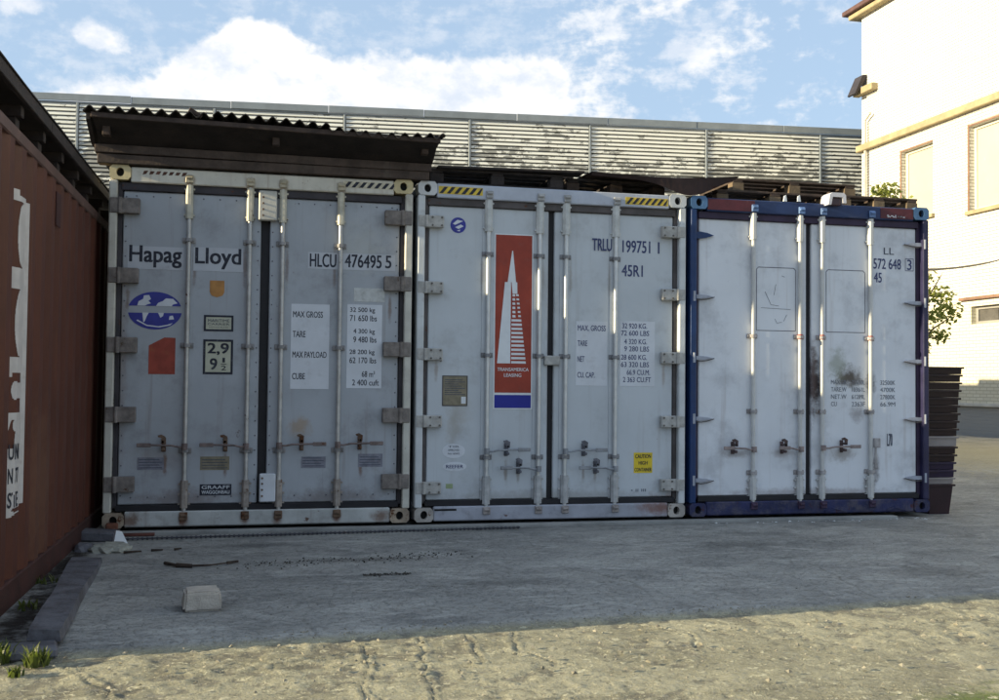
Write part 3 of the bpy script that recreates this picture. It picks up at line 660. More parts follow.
d = decal(c2, 4.455+X2, 4.63+X2, .392, .572, mat('caution_yellow', (.68, .50, .03), .5, .08, 10, bump=0), .0572, 'caution_sticker')
text('CAUTION', 4.468+X2, 4.617+X2, .522, .557, .0550, black, d, .02); text('HIGH', 4.50+X2, 4.585+X2, .465, .497, .0550, black, d, .02); text('CONTAINER', 4.462+X2, 4.623+X2, .405, .437, .0550, black, d, .02)
text('\u2022 II III', 4.43+X2, 4.57+X2, .225, .25, .0562, ink_blue, c2)
d = decal(c2, .24, .45, .985, 1.235, gpo, .057, 'data_plate', st2['jamb'], .006)
decal(c2, .40, .44, 1.0, 1.06, wh, .0548, 'stamp', None)
ln = MB()
for q in range(8): ln.box(.255, .435-.03*(q % 3), .0549, .0558, 1.075+q*.018, 1.081+q*.018)
ln.obj('print_lines', ink_blue, d)
o_ = MB().prism([(.34+.10*math.cos(t), .595+.062*math.sin(t)) for t in np.linspace(0, 2*math.pi, 20, endpoint=False)], .0558, .0572).obj('approval_sticker', white_patch, c2)
for q in range(3): text(('TIR', 'APPROVED', 'No 6042')[q], .29, .39, .625-.03*q, .64-.03*q, .0550, ink_blue, o_)
o_ = MB().prism([(.35+.105*math.cos(t), .462+.04*math.sin(t)) for t in np.linspace(0, 2*math.pi, 20, endpoint=False)], .0558, .0572).obj('maker_sticker', white_patch, c2)
text('REEFER', .275, .425, .447, .477, .0550, navy, o_, .02)
decal(c2, .275, .335, .275, .315, mat('green_tag', (.27, .33, .18), .5, .1, 10, bump=0), .0572, 'green_tag')

# ---- third container
door3 = mat('bright_reefer_door', (.67, .69, .73), .42, .05, 1.5, dirt=((.42, .43, .46), .55, 2.2), streak=((.38, .33, .31), .5, 15), rust=((.16, .08, .05), .05, 14), bump=.45, bscale=2.4,
            spots=(((1.275, 0, 1.20), (.085, 1, .34), (.035, .022, .022), 1.), ((1.25, 0, 1.25), (.05, 1, .5), (.08, .05, .05), .8), ((1.62, 0, 1.26), (.20, 1, .13), (.08, .06, .045), .95), ((1.85, 0, 1.22), (.07, 1, .14), (.06, .045, .04), .9), ((1.50, 0, 1.38), (.12, 1, .2), (.22, .24, .17), .6), ((1.70, 0, .92), (.09, 1, .10), (.26, .24, .25), .7),
                   ((1.55, 0, .54), (.16, 1, .10), (.22, .18, .15), .6), ((.50, 0, .56), (.22, 1, .05), (.22, .19, .19), .6), ((.95, 0, .56), (.18, 1, .05), (.25, .21, .2), .5),
                   ((1.90, 0, .42), (.05, 1, .2), (.1, .075, .07), .8), ((1.83, 0, .25), (.09, 1, .15), (.15, .12, .1), .7), ((.63, 0, .25), (.07, 1, .12), (.25, .2, .18), .6), ((1.1, 0, .25), (.07, 1, .12), (.2, .16, .15), .6), ((1.2, 0, .2), (1.1, 1, .05), (.3, .26, .26), .6)))
bluef = mat('blue_frame', (.010, .034, .115), .35, .15, 5, dirt=((.05, .06, .10), .3, 6), rust=((.08, .02, .03), .25, 7))
bluesill = mat('scuffed_blue_sill', (.018, .022, .075), .6, .3, 6, dirt=((.09, .08, .10), .7, 7), rust=((.09, .035, .04), .55, 9), bump=.6, bscale=25)
maroon = mat('maroon_paint', (.085, .018, .024), .5, .2, 8, dirt=((.25, .12, .11), .25, 14))
wbar = mat('white_bar', (.52, .52, .51), .35, .08, 10, rust=(RUST, .05, 16), dirt=((.4, .36, .32), .25, 9))
st3 = dict(side=mat('reefer_side', (.55, .57, .62), .5, .08, 2, dirt=((.3, .3, .3), .3, 3)), door=door3,
           post=bluef, post2=mat('faded_purple_frame', (.026, .024, .065), .4, .2, 5, dirt=((.05, .045, .07), .3, 6)), jamb=mat('purple_jamb', (.035, .022, .05), .6, .3, 5), sill=bluesill, header=mat('navy_header', (.018, .036, .105), .45, .2, 5, dirt=((.06, .06, .09), .4, 6), rust=((.09, .04, .05), .25, 8)),
           cast=mat('blue_casting', (.07, .15, .28), .45, .15, 8, rust=(RUST, .15, 10)), castlow=bluesill,
           hinge='leaf', hingem=mat('white_leaf_hinge', (.34, .36, .42), .5, .15, 14, dirt=((.25, .25, .27), .3, 14)), leafdark=bluef, ribm=mat('hinge_rib', (.10, .09, .09), .6, .3, 12, bump=0),
           hz=(2.545, 1.985, 1.428, .878, .322),
           bars=(.628, 1.10, 1.325, 1.83), barr=.0185, barm=wbar,
           guard_top=(2.52, 2.765), guard_bot=(.14, .345), guard_w=.060, guardm=wbar, guardlow=wbar,
           camm=mat('blue_cam', (.12, .20, .38), .5, .25, 14, rust=(RUST, .2, 12)), camlow=mat('dark_cam', (.05, .03, .06), .7, .3, 14, rust=(RUST, .5, 12)),
           brk=(1.635, .945, .385), brkm=mat('dull_bracket', (.34, .32, .32), .6, .25, 14, rust=(RUST, .4, 12)),
           handles=((.628, .61, .32, .44), (1.10, .61, .87, .93), (1.325, .62, 1.70, 1.54)),
           handlem=mat('stained_handle', (.25, .20, .19), .6, .3, 16, rust=(RUST, .5, 14)), retm=mat('burnt_retainer', (.09, .06, .06), .65, .4, 18, rust=(RUST, .5, 14)),
           gap=(1.180, 1.232))
c3, _ = container(2, st3, 'white reefer container with blue frame and white locking bars, rightmost of the row')
MB().cbox(.165, .63, .001, .0055, 2.775, 2.875, .002).obj('maroon_band', maroon, c3)
MB().cbox(1.92, 2.27, .001, .0055, 2.775, 2.875, .002).obj('maroon_band', maroon, c3)
fl = MB()
for i in range(14):
    a = 1.98+random.random()*.22; b = 2.785+random.random()*.02; fl.box(a, a+.01+random.random()*.015, -.0006, .0011, b, b+.008)
fl.obj('paint_chips', wh, c3, kind='stuff')
groove = mat('panel_seam', (.12, .12, .15), .6, .2, 12, bump=0)
for (a, b, c, d_) in ((.675, 1.07, 1.69, 2.275), (1.385, 1.79, 1.69, 2.275)):
    sm = MB(); yy = .0568
    pts = [(a, c), (a, d_-.02), (a+.02, d_), (b-.02, d_), (b, d_-.02), (b, c), (a, c)]
    sm.tube([(p[0], yy+.0012, p[1]) for p in pts], .0036, 5)
    sm.obj('hatch_seam', groove, c3)
sr = MB()
for pts in ([(.76, 2.05), (.82, 1.93), (.90, 1.92)], [(.87, 2.12), (.85, 2.02)], [(.93, 2.20), (.96, 2.19)], [(.72, 1.90), (1.02, 1.89)], [(.95, 1.78), (.98, 1.84)], [(.86, 1.80), (.88, 1.76), (.93, 1.77)]):
    sr.tube([(a, .0575, b) for a, b in pts], .0022, 4)
sr.obj('scratches', ink_blue, c3, kind='stuff')
for i, bx in enumerate(st3['bars']):
    if i: MB().cyl((bx, .026, 1.615), (bx, .026, 1.66), .0225, n=12).obj('red_ring', mat('red_ring', (.35, .05, .04), .5, .2, 10, bump=0), c3)
X3 = -4.966
fnt = mat('worn_grey_ink', (.15, .16, .19), .7, .3, 60, dirt=((.4, .42, .46), .4, 35), bump=0)
text('LL', 6.955+X3, 7.065+X3, 2.44, 2.505, .0562, ink_blue, c3); text('572 648', 6.845+X3, 7.14+X3, 2.30, 2.40, .0562, navy, c3, .008); text('3', 7.205+X3, 7.255+X3, 2.30, 2.40, .0562, navy, c3, .008)
bx_ = MB()
for (a, b, c, d_) in ((7.185, 7.19, 2.29, 2.41), (7.27, 7.275, 2.29, 2.41), (7.19, 7.27, 2.405, 2.41), (7.19, 7.27, 2.29, 2.295)): bx_.box(a+X3, b+X3, .0558, .0565, c, d_)
bx_.obj('number_box', navy, c3)
text('45', 6.85+X3, 6.935+X3, 2.17, 2.265, .0562, navy, c3, .01)
for i, (a_, b_, c_) in enumerate((('MAX.GR', '71650L', '32500K'), ('TARE.W', '10361L', '4700K'), ('NET.W', '61289L', '27800K'), ('CU', '2363F', '66.9M'))):
    z = 1.20-i*.068
    text(a_, 1.435, 1.435+(.16 if i < 3 else .06), z, z+.042, .0562, fnt, c3, .0); text(b_, 1.65, 1.79, z, z+.042, .0562, fnt, c3, .0); text(c_, 1.95, 2.11, z, z+.042, .0562, fnt, c3, .0)
text('L70', 2.02, 2.08, .62, .74, .0562, ink_blue, c3, .01)
br = MB().cbox(1.85, 1.915, -.008, .02, .61, .70, .006); br.cbox(1.858, 1.878, -.006, .012, .42, .61, .005)
br.obj('broken_handle', st3['brkm'], c3)
for (cx_, lab) in ((1.46, 0), (2.10, 1)):
    bt = MB().prism([(cx_-.12, .03), (cx_-.02, .062), (cx_+.10, .02), (cx_+.10, .012), (cx_-.02, .045), (cx_-.12, .018)], -.006, .004); bt.obj('bent_strip', bluesill, c3)

# ------------------------------------------------------------------ rust red container on the left (its long side faces right)
redp = mat('rust_red_side', (.080, .024, .014), .6, .16, 3, dirt=((.09, .03, .018), .35, 4), streak=((.15, .055, .026), .6, 11), rust=((.10, .035, .02), .25, 8), bump=.15, bscale=20,
           spots=(((-.1, -1.9, .5), (1, .45, .7), (.15, .075, .045), .5),))
rc = thing('rust_red_container', 'rust red corrugated container seen along its side with a white lettered panel', 'container')
RX = -.135; PY0, PY1 = -3.85, 2.21; PIT = .29


def rprof(y):
    t = ((y+2.445) % PIT)/PIT
    if t < .35: return -.036*(1-t/.35)     # rising flank that faces the camera is at the start of each period
    if t < .72: return 0.
    if t < .82: return -.036*(t-.72)/.10
    return -.036


ys = sorted(set([PY0+.1, PY1-.1]+[round(-2.445+PIT*(k+q), 5) for k in range(-8, 20) for q in (0, .35, .72, .82) if PY0+.1 < -2.445+PIT*(k+q) < PY1-.1]))
cs = MB(); v = []; f = []
for i, y in enumerate(ys):
    v += [(RX+.036+rprof(y+1e-6) if False else RX+.036+rprof(y), y, .10), (RX+.036+rprof(y), y, 2.45)]
    if i: f.append((2*i-2, 2*i, 2*i+1, 2*i-1))
cs.add(v, f); cs.obj('corrugated_side', redp, rc)
MB().box(RX-2.3, RX-.01, PY0+.05, PY1-.05, .1, 2.50).obj('body', redp, rc)
rail = mat('worn_top_rail', (.10, .055, .045), .6, .25, 6, dirt=((.22, .13, .10), .35, 7), rust=((.07, .03, .02), .4, 7))
MB().cbox(RX-.02, RX+.042, PY0+.17, PY1-.17, 2.45, 2.525, .008).obj('top_rail', rail, rc)
MB().cbox(RX-.03, RX+.045, PY0+.17, PY1-.17, -.06, .10, .008).obj('bottom_rail', mat('dark_bottom_rail', (.05, .018, .015), .75, .3, 5, dirt=((.03, .025, .02), .5, 4)), rc)
for yy in (PY0, PY1-.178):
    MB().cbox(RX-.06, RX+.045, yy+.005, yy+.17, .06, 2.44, .01).obj('corner_post', redp, rc)
    for z in (-.06, 2.44): MB().cbox(RX-.12, RX+.05, yy, yy+.178, z, z+.118, .012).obj('corner_casting', rail, rc)
for yy in (-1.66,): MB().cbox(RX+.036, RX+.046, yy, yy+.14, 2.16, 2.38, .003).obj('vent_cover', mat('dark_vent', (.045, .015, .014), .7, .2, 8), rc)
# white lettered panel painted over one corrugation, the big letters cut out of it
ya, yb, za, zb = -2.735, -2.372, .43, 2.21


def is_white(y, z):
    a_ = y-ya; u = .70*min(1, max(0, a_-.030)/.0715)+.12*min(1, max(0, a_-.1015)/.107)+.18*min(1, max(0, a_-.30)/.05); t = (z-za)/(zb-za)                 # u 0 left .. 1 right, t 0 bottom .. 1 top
    v_ = 1-t
    if v_ < .018 and u > .55: return False                # ragged ends of the painted panel
    if v_ > .975 and u > .62+.2*math.sin(v_*300): return False
    if u > .78 or v_ < .035: return True
    if .035 < v_ < .240: return u > .46+.32*((v_-.137)/.103)**2
    if .303 < v_ < .512: return u > .36+.38*((v_-.408)/.104)**2
    if .560 < v_ < .682: return (u-.55)**2/.14+((v_-.615)/.028)**2 < 1 or (v_ < .575 and u < .22)
    if .705 < v_ < .790: return u < (.705+.03-v_)*9 or (u-.62)**2/.05+((v_-.722)/.018)**2 < 1 or u > .70-(v_-.705)*2
    return True


pn = MB(); NZ = 230; YY = list(np.linspace(ya, ya+.1015, 31))+list(np.linspace(ya+.1015, ya+.290-.0812, 7)[1:])+list(np.linspace(ya+.2088, ya+.2378, 3)[1:])+list(np.linspace(ya+.2378, ya+.29, 3)[1:])+list(np.linspace(ya+.29, yb, 6)[1:])
for i in range(len(YY)-1):
    y0_ = YY[i]; y1_ = YY[i+1]; o1 = RX+.0378+rprof(y0_); o2 = RX+.0378+rprof(y1_)
    run = None
    for j in range(NZ+1):
        zc = za+(zb-za)*(j+.5)/NZ
        wv = j < NZ and is_white((y0_+y1_)/2, zc)
        if wv and run is None: run = j
        if not wv and run is not None:
            z0_ = za+(zb-za)*run/NZ; z1_ = za+(zb-za)*j/NZ
            pn.add([(o1, y0_, z0_), (o2, y1_, z0_), (o2, y1_, z1_), (o1, y0_, z1_)], [(0, 1, 2, 3)]); run = None
lp = pn.obj('lettered_panel', mat('panel_white', (.50, .48, .47), .55, .1, 8, dirt=((.3, .22, .2), .3, 9), bump=0), rc)
for s_, z in (('UNI', .74), ('N 77', .61), ('STE', .48)):
    me = text_mesh(s_, ya+.035, ya+.17, z, z+.085, 0, .02)
    for vv in me.vertices:
        y_ = vv.co.x; vv.co = (RX+.0398+rprof(y_), y_, vv.co.z)
    me.materials.append(black); put('lettering', me, lp)
# timber and sheet roof on the red container
sr_ = thing('shed_roof', 'dark makeshift roof of planks and sheet propped on top of the rust red container', 'roof')
dkw = mat('dark_timber', (.030, .022, .020), .8, .35, 8, dirt=((.06, .045, .038), .35, 9), streak=((.02, .015, .012), .5, 20), bump=.5, bscale=30)
dkw2 = mat('brown_timber', (.050, .034, .027), .8, .35, 7, dirt=((.09, .07, .055), .4, 9), bump=.5, bscale=30)
for a, b in ((PY0+.02, -1.9), (-1.896, .0), (.004, 1.9)): MB().cbox(RX+.02, RX+.05, a, b, 2.70, 2.775, .004).obj('fascia_board', dkw, sr_)
for i, yy in enumerate(np.arange(PY0+.05, 1.9, .62)):
    MB().cbox(RX-2.2, RX+.01, yy, yy+.07, 2.635, 2.70, .004).obj('rafter', dkw, sr_)
    MB().cbox(RX-.12, RX-.02, yy+.005, yy+.10, 2.526, 2.634, .004).obj('prop_block', dkw, sr_)
    MB().cbox(RX-.16, RX-.13, yy+.13, yy+.13+.40, 2.527, 2.69, .004).obj('side_board', dkw, sr_)
MB().cbox(RX-.12, RX-.06, PY0+.1, 1.9, 2.527, 2.60, .004).obj('side_board', dkw, sr_)
v = []; f = []
yy = np.arange(PY0, 1.98, .035)
for i, y in enumerate(yy):
    z = 2.778+.003*math.sin(y*3.1)
    v += [(RX+.058, y, z), (RX-2.3, y, z+.12), (RX+.058, y, z+.006), (RX-2.3, y, z+.126)]
    if i: b = 4*i-4; f += [(b, b+1, b+5, b+4), (b+2, b+6, b+7, b+3), (b, b+4, b+6, b+2)]
m_ = MB(); m_.add(v, f); m_.obj('roof_sheet', mat('dark_sheet', (.05, .045, .045), .75, .25, 6, rust=(RUST, .4, 6)), sr_)

# ------------------------------------------------------------------ corrugated canopy over the first container
cn = thing('corrugated_canopy', 'dark corrugated lean-to canopy on timber beams above the first white container', 'canopy')
asb = mat('mossy_corrugated_sheet', (.040, .035, .034), .85, .3, 8, dirt=((.04, .035, .03), .4, 9), bump=.4)
cut = (-.155, .80, 1.70, 2.645)
for k in range(3):
    xs = np.arange(cut[k], cut[k+1]+.012, .013); v = []; f = []
    yr = np.linspace(-.37, 2.2, 8)
    for i, x in enumerate(xs):
        u = (x+.115)/2.73; sag = .012*math.sin(x*2.3)+(.018 if k == 1 else 0)-.02*math.exp(-((x-2.1)/.3)**2)
        w_ = .021*math.cos(x*2*math.pi/.105)
        for y in yr:
            z = 3.245-.045*u+sag+(y+.37)*.11+w_
            v += [(x, y, z), (x, y, z+.008)]
        if i:
            n_ = 2*len(yr); b = (i-1)*n_
            for q in range(len(yr)-1): f += [(b+2*q, b+2*q+2, b+n_+2*q+2, b+n_+2*q), (b+2*q+1, b+n_+2*q+1, b+n_+2*q+3, b+2*q+3)]
            f += [(b, b+n_, b+n_+1, b+1)]
    m_ = MB(); m_.add(v, f); m_.obj('corrugated_sheet', asb, cn, smooth=True)
# fascia planks under the sheet edge and sloping soffit, near-black for the shade of the void behind
def plank(x0, x1, y0, y1, z0, z1, m, parent, name='plank', rot=(0, 0, 0), loc=None):
    cx, cy, cz = (x0+x1)/2, (y0+y1)/2, (z0+z1)/2
    return MB().cbox(x0-cx, x1-cx, y0-cy, y1-cy, z0-cz, z1-cz, .004).obj(name, m, parent, (cx, cy, cz), rot)
bmw = mat('grey_beam_wood', (.075, .055, .045), .85, .3, 7, streak=((.03, .024, .02), .6, 18), dirt=((.11, .09, .075), .4, 8), bump=.6, bscale=28)
plank(-.10, 2.61, -.350, -.325, 3.165, 3.205, dkw2, cn, 'fascia_board', (0, .014, 0))
so = MB(); so.add([(-.09, -.325, 3.185), (2.60, -.325, 3.145), (2.56, -.03, 3.035), (-.07, -.03, 3.045), (-.09, -.325, 3.200), (2.60, -.325, 3.160), (2.56, -.03, 3.05), (-.07, -.03, 3.06)], [(0, 1, 2, 3), (7, 6, 5, 4), (0, 4, 5, 1), (2, 6, 7, 3), (0, 3, 7, 4), (1, 5, 6, 2)])
so.obj('soffit_board', mat('shade_black_soffit', (.022, .017, .015), .85, .35, 6, dirt=((.05, .035, .028), .4, 5), bump=.4), cn)
for x in (.02, 1.27, 2.48): plank(x-.035, x+.035, -.02, 2.1, 3.07, 3.14, dkw, cn, 'rafter', (.10, 0, .0))
for x in (.00, 1.29, 2.50): plank(x-.028, x+.028, -.24, -.16, 3.075, 3.165, dkw2, cn, 'post_block')
plank(-.11, 2.585, -.05, .09, 2.974, 3.040, bmw, cn, 'beam', (0, .004, 0)); plank(-.09, 2.57, -.035, .09, 2.898, 2.970, bmw, cn, 'beam')
for x, a in ((-.12, .08), (2.58, .08)): MB().prism([(-.33, 3.17), (-.04, 3.04), (1.9, 3.02), (1.9, 3.40), (-.33, 3.215)], x-.015, x+.015, axis='x').obj('side_board', dkw, cn)
MB().box(-.05, 2.5, 1.9, 1.95, 2.9, 3.25).obj('rear_board', dkw, cn)
o = plank(.67-.06, .67+.05, -.36, -.20, 3.262, 3.292, dkw2, None, 'wood_offcut', (.2, .5, .2)); o['label'] = 'small broken wood offcut lying on the corrugated canopy edge'; o['category'] = 'offcut'

# ------------------------------------------------------------------ pallets and sheets on the other two containers


def pallet(x, y, z, L, D, label, m, rot=0, m2=None, group='old pallets lying on the container roofs'):
    r = thing('pallet', label, 'pallet', (x, y, z), (0, 0, rot), group)
    m2 = m2 or m
    n = 5
    for i in range(3): MB().cbox(0, L, i*(D-.1)/2, i*(D-.1)/2+.1, 0, .020, .003).obj('bottom_board', m, r)
    for i in range(3):
        for j in range(3):
            bx = j*(L-.12)/2; by = i*(D-.1)/2
            MB().cbox(bx, bx+.12, by, by+.1, .021, .098, .004).obj('block', m2, r)
    for j in range(3): bx = j*(L-.12)/2; MB().cbox(bx+.01, bx+.11, 0, D, .099, .118, .003).obj('stringer', m, r)
    for i in range(n): a = i*(D-.11)/(n-1); MB().cbox(0, L, a, a+.11, .119, .138, .003).obj('deck_board', m, r)
    return r


pw = mat('grey_brown_pallet', (.065, .045, .034), .85, .35, 8, dirt=((.05, .04, .035), .4, 9), streak=((.11, .085, .065), .3, 18), bump=.5)
pwl = mat('pale_block', (.16, .115, .07), .8, .25, 9, dirt=((.1, .08, .06), .4, 9), bump=.4)
pwd = mat('blackened_pallet', (.035, .028, .026), .85, .35, 8, dirt=((.08, .07, .06), .35, 9), bump=.5)
pallet(2.60, .12, 2.898, 1.20, .9, 'blackened pallet on the middle container, next to the canopy', pwd)
pallet(3.86, .22, 2.898, .95, .9, 'dark pallet on the middle container above the red logo door edge', pwd, .02, pw)
pallet(5.33, .25, 2.878, 1.20, .8, 'lower pallet of the two stacked on the blue framed container', pw, 0, pwl)
pallet(5.55, .38, 3.018, 1.30, .8, 'upper pallet of the two stacked on the blue framed container', pw, -.01, pwl)
pallet(6.58, .20, 2.878, .84, .8, 'brown pallet at the right end of the blue framed container roof', pw, 0, pwl)
# thin dark boards over the middle container
bs = thing('board_pile', 'flat pile of dark boards lying across the middle container roof', 'boards')
for i in range(4): plank(2.66+.02*i, 3.98-.03*i, .06+.24*i, .26+.24*i, 3.042, 3.062+.004*i, pwd, bs, 'board', (0, .012*(i-1.5), .01*i))
# curled steel sheet from the middle container over to the third
cs_ = MB(); v = []; f = []
for i in range(25):
    t = i/24; x = 4.02+1.40*t; z = 3.055-.02*math.sin(t*3.0)+.035*t**3
    zl = z-.05-.13*math.sin(min(1, t*1.25)*math.pi*.62)*(1-t)**.35 if t > 0 else z-.05
    zl = z-.03-.15*math.exp(-((t-.68)/.20)**2)*(1-t)**.15 if t < 1 else z-.01
    v += [(x, -.03, z), (x, -.01, zl), (x, .95, z+.05), (x, .0, zl+.004)]
    if i: b = 4*i-4; f += [(b, b+4, b+5, b+1), (b, b+2, b+6, b+4), (b+1, b+5, b+7, b+3)]
cs_.add(v, f); o = cs_.obj('bent_sheet', mat('rusty_sheet', (.030, .017, .017), .7, .3, 7, rust=((.05, .022, .015), .5, 8), dirt=((.03, .02, .02), .4, 8)))
o['label'] = 'bent rusty dark sheet drooping over the roofs between the last two containers'; o['category'] = 'metal sheet'
fb = thing('floodlight', 'small white floodlight housing fixed over the middle of the blue framed header', 'lamp', (6.39, -.02, 2.865))
MB().prism([(-.09, 0), (-.075, .095), (-.05, .115), (.07, .115), (.09, .095), (.095, .02), (.06, .02), (.055, .075), (-.045, .075), (-.06, 0)], -.05, .10).obj('housing', mat('lamp_white', (.62, .60, .62), .4, .08, 10), fb)
MB().cbox(-.045, .055, -.03, .08, .0, .07, .006).obj('glass', mat('lamp_glass', (.06, .03, .03), .2, .1, 5, bump=0), fb)
for (x, z, lb) in ((6.02, 2.90, 'torn white scrap above the blue framed header, nearer the floodlight'), (5.88, 2.895, 'torn white scrap above the blue framed header, farther left of the floodlight')):
    o = MB().prism([(x, z-.01), (x+.035, z-.01), (x+.025, z+.05), (x+.008, z+.04)], -.005, .01).obj('paper_scrap', wh); o['label'] = lb; o['category'] = 'scrap'
# unseen shed added behind the row to cast the stepped shadow on the building
sd = thing('shadow_caster_shed', 'unseen low brick shed added behind the container row as a shadow caster', 'shed', (0, 0, 0))
bk = mat('caster_brick', (.30, .2, .15), .85, .2, 5)
MB().box(1, 7.2, 12.3, 13.46, -.05, 4.50).obj('wall', bk, sd); MB().box(1, 7.2, 13.465, 17, -.05, 4.37).obj('wall', bk, sd)

# ------------------------------------------------------------------ stack of crates at the right end
crm = {'r': mat('dark_red_crate', (.024, .011, .010), .45, .2, 6, dirt=((.05, .03, .025), .35, 7), bump=.1), 'w': mat('white_crate', (.27, .24, .23), .5, .1, 6, bump=.1),
       'p': mat('purple_crate', (.022, .012, .035), .45, .2, 6, bump=.1), 'm': mat('maroon_crate', (.026, .009, .012), .45, .2, 6, bump=.1)}
names = {'r': 'dark red', 'w': 'white', 'p': 'purple', 'm': 'maroon'}
seq = [('m', .29)]+[('w', .065)]+[('p', .075)]*2+[('r', .075)]*2+[('w', .10)]+[('r', .075)]*9
z = -.045; cnt = {}; tot = {}
ordw = ['lowest', 'second', 'third', 'fourth', 'fifth', 'sixth', 'seventh', 'eighth', 'ninth', 'tenth', 'eleventh', 'twelfth', 'thirteenth', 'fourteenth', 'fifteenth', 'topmost']
for i, (c, h) in enumerate(seq):
    dx = random.uniform(-.006, .006); rim = min(.022, h*.3)
    narrow = .05 if i == 0 else .010
    t = thing('crate', '%s plastic crate, %s of the stack beside the blue framed container' % (names[c], ordw[i]+(' from the bottom' if 0 < i < 15 else '')), 'crate', (7.47+dx, .16+random.uniform(-.006, .006), z), (0, 0, random.uniform(-.012, .012)), 'stacked crates at the end of the row')
    Wd, D = .315+.0065*i, .5
    b = MB()
    lo = (narrow, Wd-narrow, .012, D-.012); hi = (.006, Wd-.012, .006, D-.006)
    v = [(lo[0], lo[2], 0), (lo[1], lo[2], 0), (lo[1], lo[3], 0), (lo[0], lo[3], 0), (hi[0], hi[2], h-rim), (hi[1], hi[2], h-rim), (hi[1], hi[3], h-rim), (hi[0], hi[3], h-rim)]
    b.add(v, [(3, 2, 1, 0), (0, 1, 5, 4), (1, 2, 6, 5), (2, 3, 7, 6), (3, 0, 4, 7)])
    b.add([(lo[0]+.01, lo[2]+.01, .004), (lo[1]-.01, lo[2]+.01, .004), (lo[1]-.01, lo[3]-.01, .004), (lo[0]+.01, lo[3]-.01, .004)], [(0, 1, 2, 3)])
    b.obj('tray', crm[c], t)
    r_ = MB(); e_ = .009
    for q in ((-e_, Wd+e_, -e_, .010), (-e_, Wd+e_, D-.010, D+e_), (-e_, .010, .010, D-.010), (Wd-.010, Wd+e_, .010, D-.010)): r_.cbox(*q, h-rim, h-.003, .002)
    r_.obj('rim', crm[c], t)
    z += h

# ------------------------------------------------------------------ hall behind with louvred cladding
HA = math.atan(-.094)                                      # the hall runs along y = 23.1 - .094 x
hl = thing('hall', 'long industrial hall clad in peeling cream louvre slats behind the containers', 'hall', (0, 23.1, .07), (0, 0, HA))
hcs = math.cos(HA)
HX0, HX1 = -14, 26


def slat_mat(name, lo, hi):
    """cream paint that has flaked off to grey metal in long level patches, more of it lower down"""
    m = bpy.data.materials.new(name); m.use_nodes = True; t = NT(m.node_tree); m.node_tree.nodes.clear()
    tc = t.n('ShaderNodeTexCoord').outputs['Object']; sp = t.n('ShaderNodeSeparateXYZ'); t.put(sp.inputs[0], tc)
    big = t.noise(t.mapv(tc, (.55, .1, .55)), 1., 4, .6)
    row = t.math('FLOOR', t.math('DIVIDE', t.math('SUBTRACT', sp.outputs[2], 9.14-28*.124), .124))
    rv = t.n('ShaderNodeCombineXYZ'); t.put(rv.inputs[0], t.math('MULTIPLY', sp.outputs[0], 1.7)); t.put(rv.inputs[1], t.math('MULTIPLY', row, 3.7)); t.put(rv.inputs[2], t.math('MULTIPLY', sp.outputs[2], 3.))
    fl = t.noise(rv.outputs[0], 1., 6, .75)
    hgt = t.math('MULTIPLY', t.ramp(sp.outputs[2], 9.2, 7.0), .13)
    d = t.ramp(t.math('ADD', t.math('ADD', t.math('MULTIPLY', fl, .88), t.math('MULTIPLY', big, .24)), hgt), .625, .645)
    base = t.mix(t.noise(tc, 1.5, 4), lo, hi)
    col = t.mix(d, base, t.mix(t.noise(tc, 6, 4), (.15, .155, .15), (.30, .305, .29)))
    b = t.n('ShaderNodeBsdfPrincipled'); t.put(b.inputs['Base Color'], col); b.inputs['Roughness'].default_value = .75
    o = t.n('ShaderNodeOutputMaterial'); t.put(o.inputs[0], b.outputs[0]); return m


slatm = [slat_mat('peeling_cream_slat', (.56, .57, .54), (.70, .71, .675)), slat_mat('worn_cream_slat', (.56, .57, .54), (.69, .70, .665))]
steel = mat('hall_grey_trim', (.19, .22, .25), .5, .1, 2, dirt=((.18, .18, .19), .3, 3))
MB().box(HX0, HX1, .06, 18, 0, 9.15).obj('wall', mat('hall_wall', (.03, .03, .03), .8, .2, 1), hl)
MB().box(HX0-.2, HX1+.2, -.05, 18, 9.12, 9.17).obj('roof', steel, hl)
for i in range(14):
    a = HX0+i*(HX1-HX0)/14; MB().cbox(a, a+(HX1-HX0)/14-.012, -.10, -.052, 9.17, 9.375, .006).obj('coping', steel, hl, (0, random.uniform(-.008, .008), random.uniform(-.012, .012)))
mull = [-11.6, -7.83, -4.07, -.19, 3.62, 7.41, 11.16, 14.9, 18.68, 22.5, 26.0]
SL = .124; slat_cache = {}
for i in range(len(mull)-1):
    a, b = mull[i]+.05, mull[i+1]-.05
    MB().cbox(mull[i]-.035, mull[i]+.035, -.075, .06, 0, 9.16, .01).obj('mullion', steel, hl)
    if b < -9 or a > 22: continue
    L = b-a; nn = 28; z0 = 9.14-nn*SL
    key = round(L, 2)
    for j in range(nn):
        z = z0+j*SL
        key = (round(L, 2), j % 2)
        prof = [(-.055, .002), (-.055, .012), (-.012, SL-.026), (.05, SL-.026), (.05, .002)]
        if key not in slat_cache: pass
        m_ = slatm[0] if j < nn*.62 else slatm[1]
        o = MB().prism([(p, q) for p, q in prof], 0, L, axis='x').obj('slat', m_, hl)
        # profile polygon is in y,z and runs along x: shift the vertices so material grain differs slat to slat
        for vv in o.data.vertices: vv.co.x += a; vv.co.z += z
for zz in (5.4,): MB().cbox(HX0, HX1, -.03, .06, zz, zz+.2, .01).obj('ledge', steel, hl)

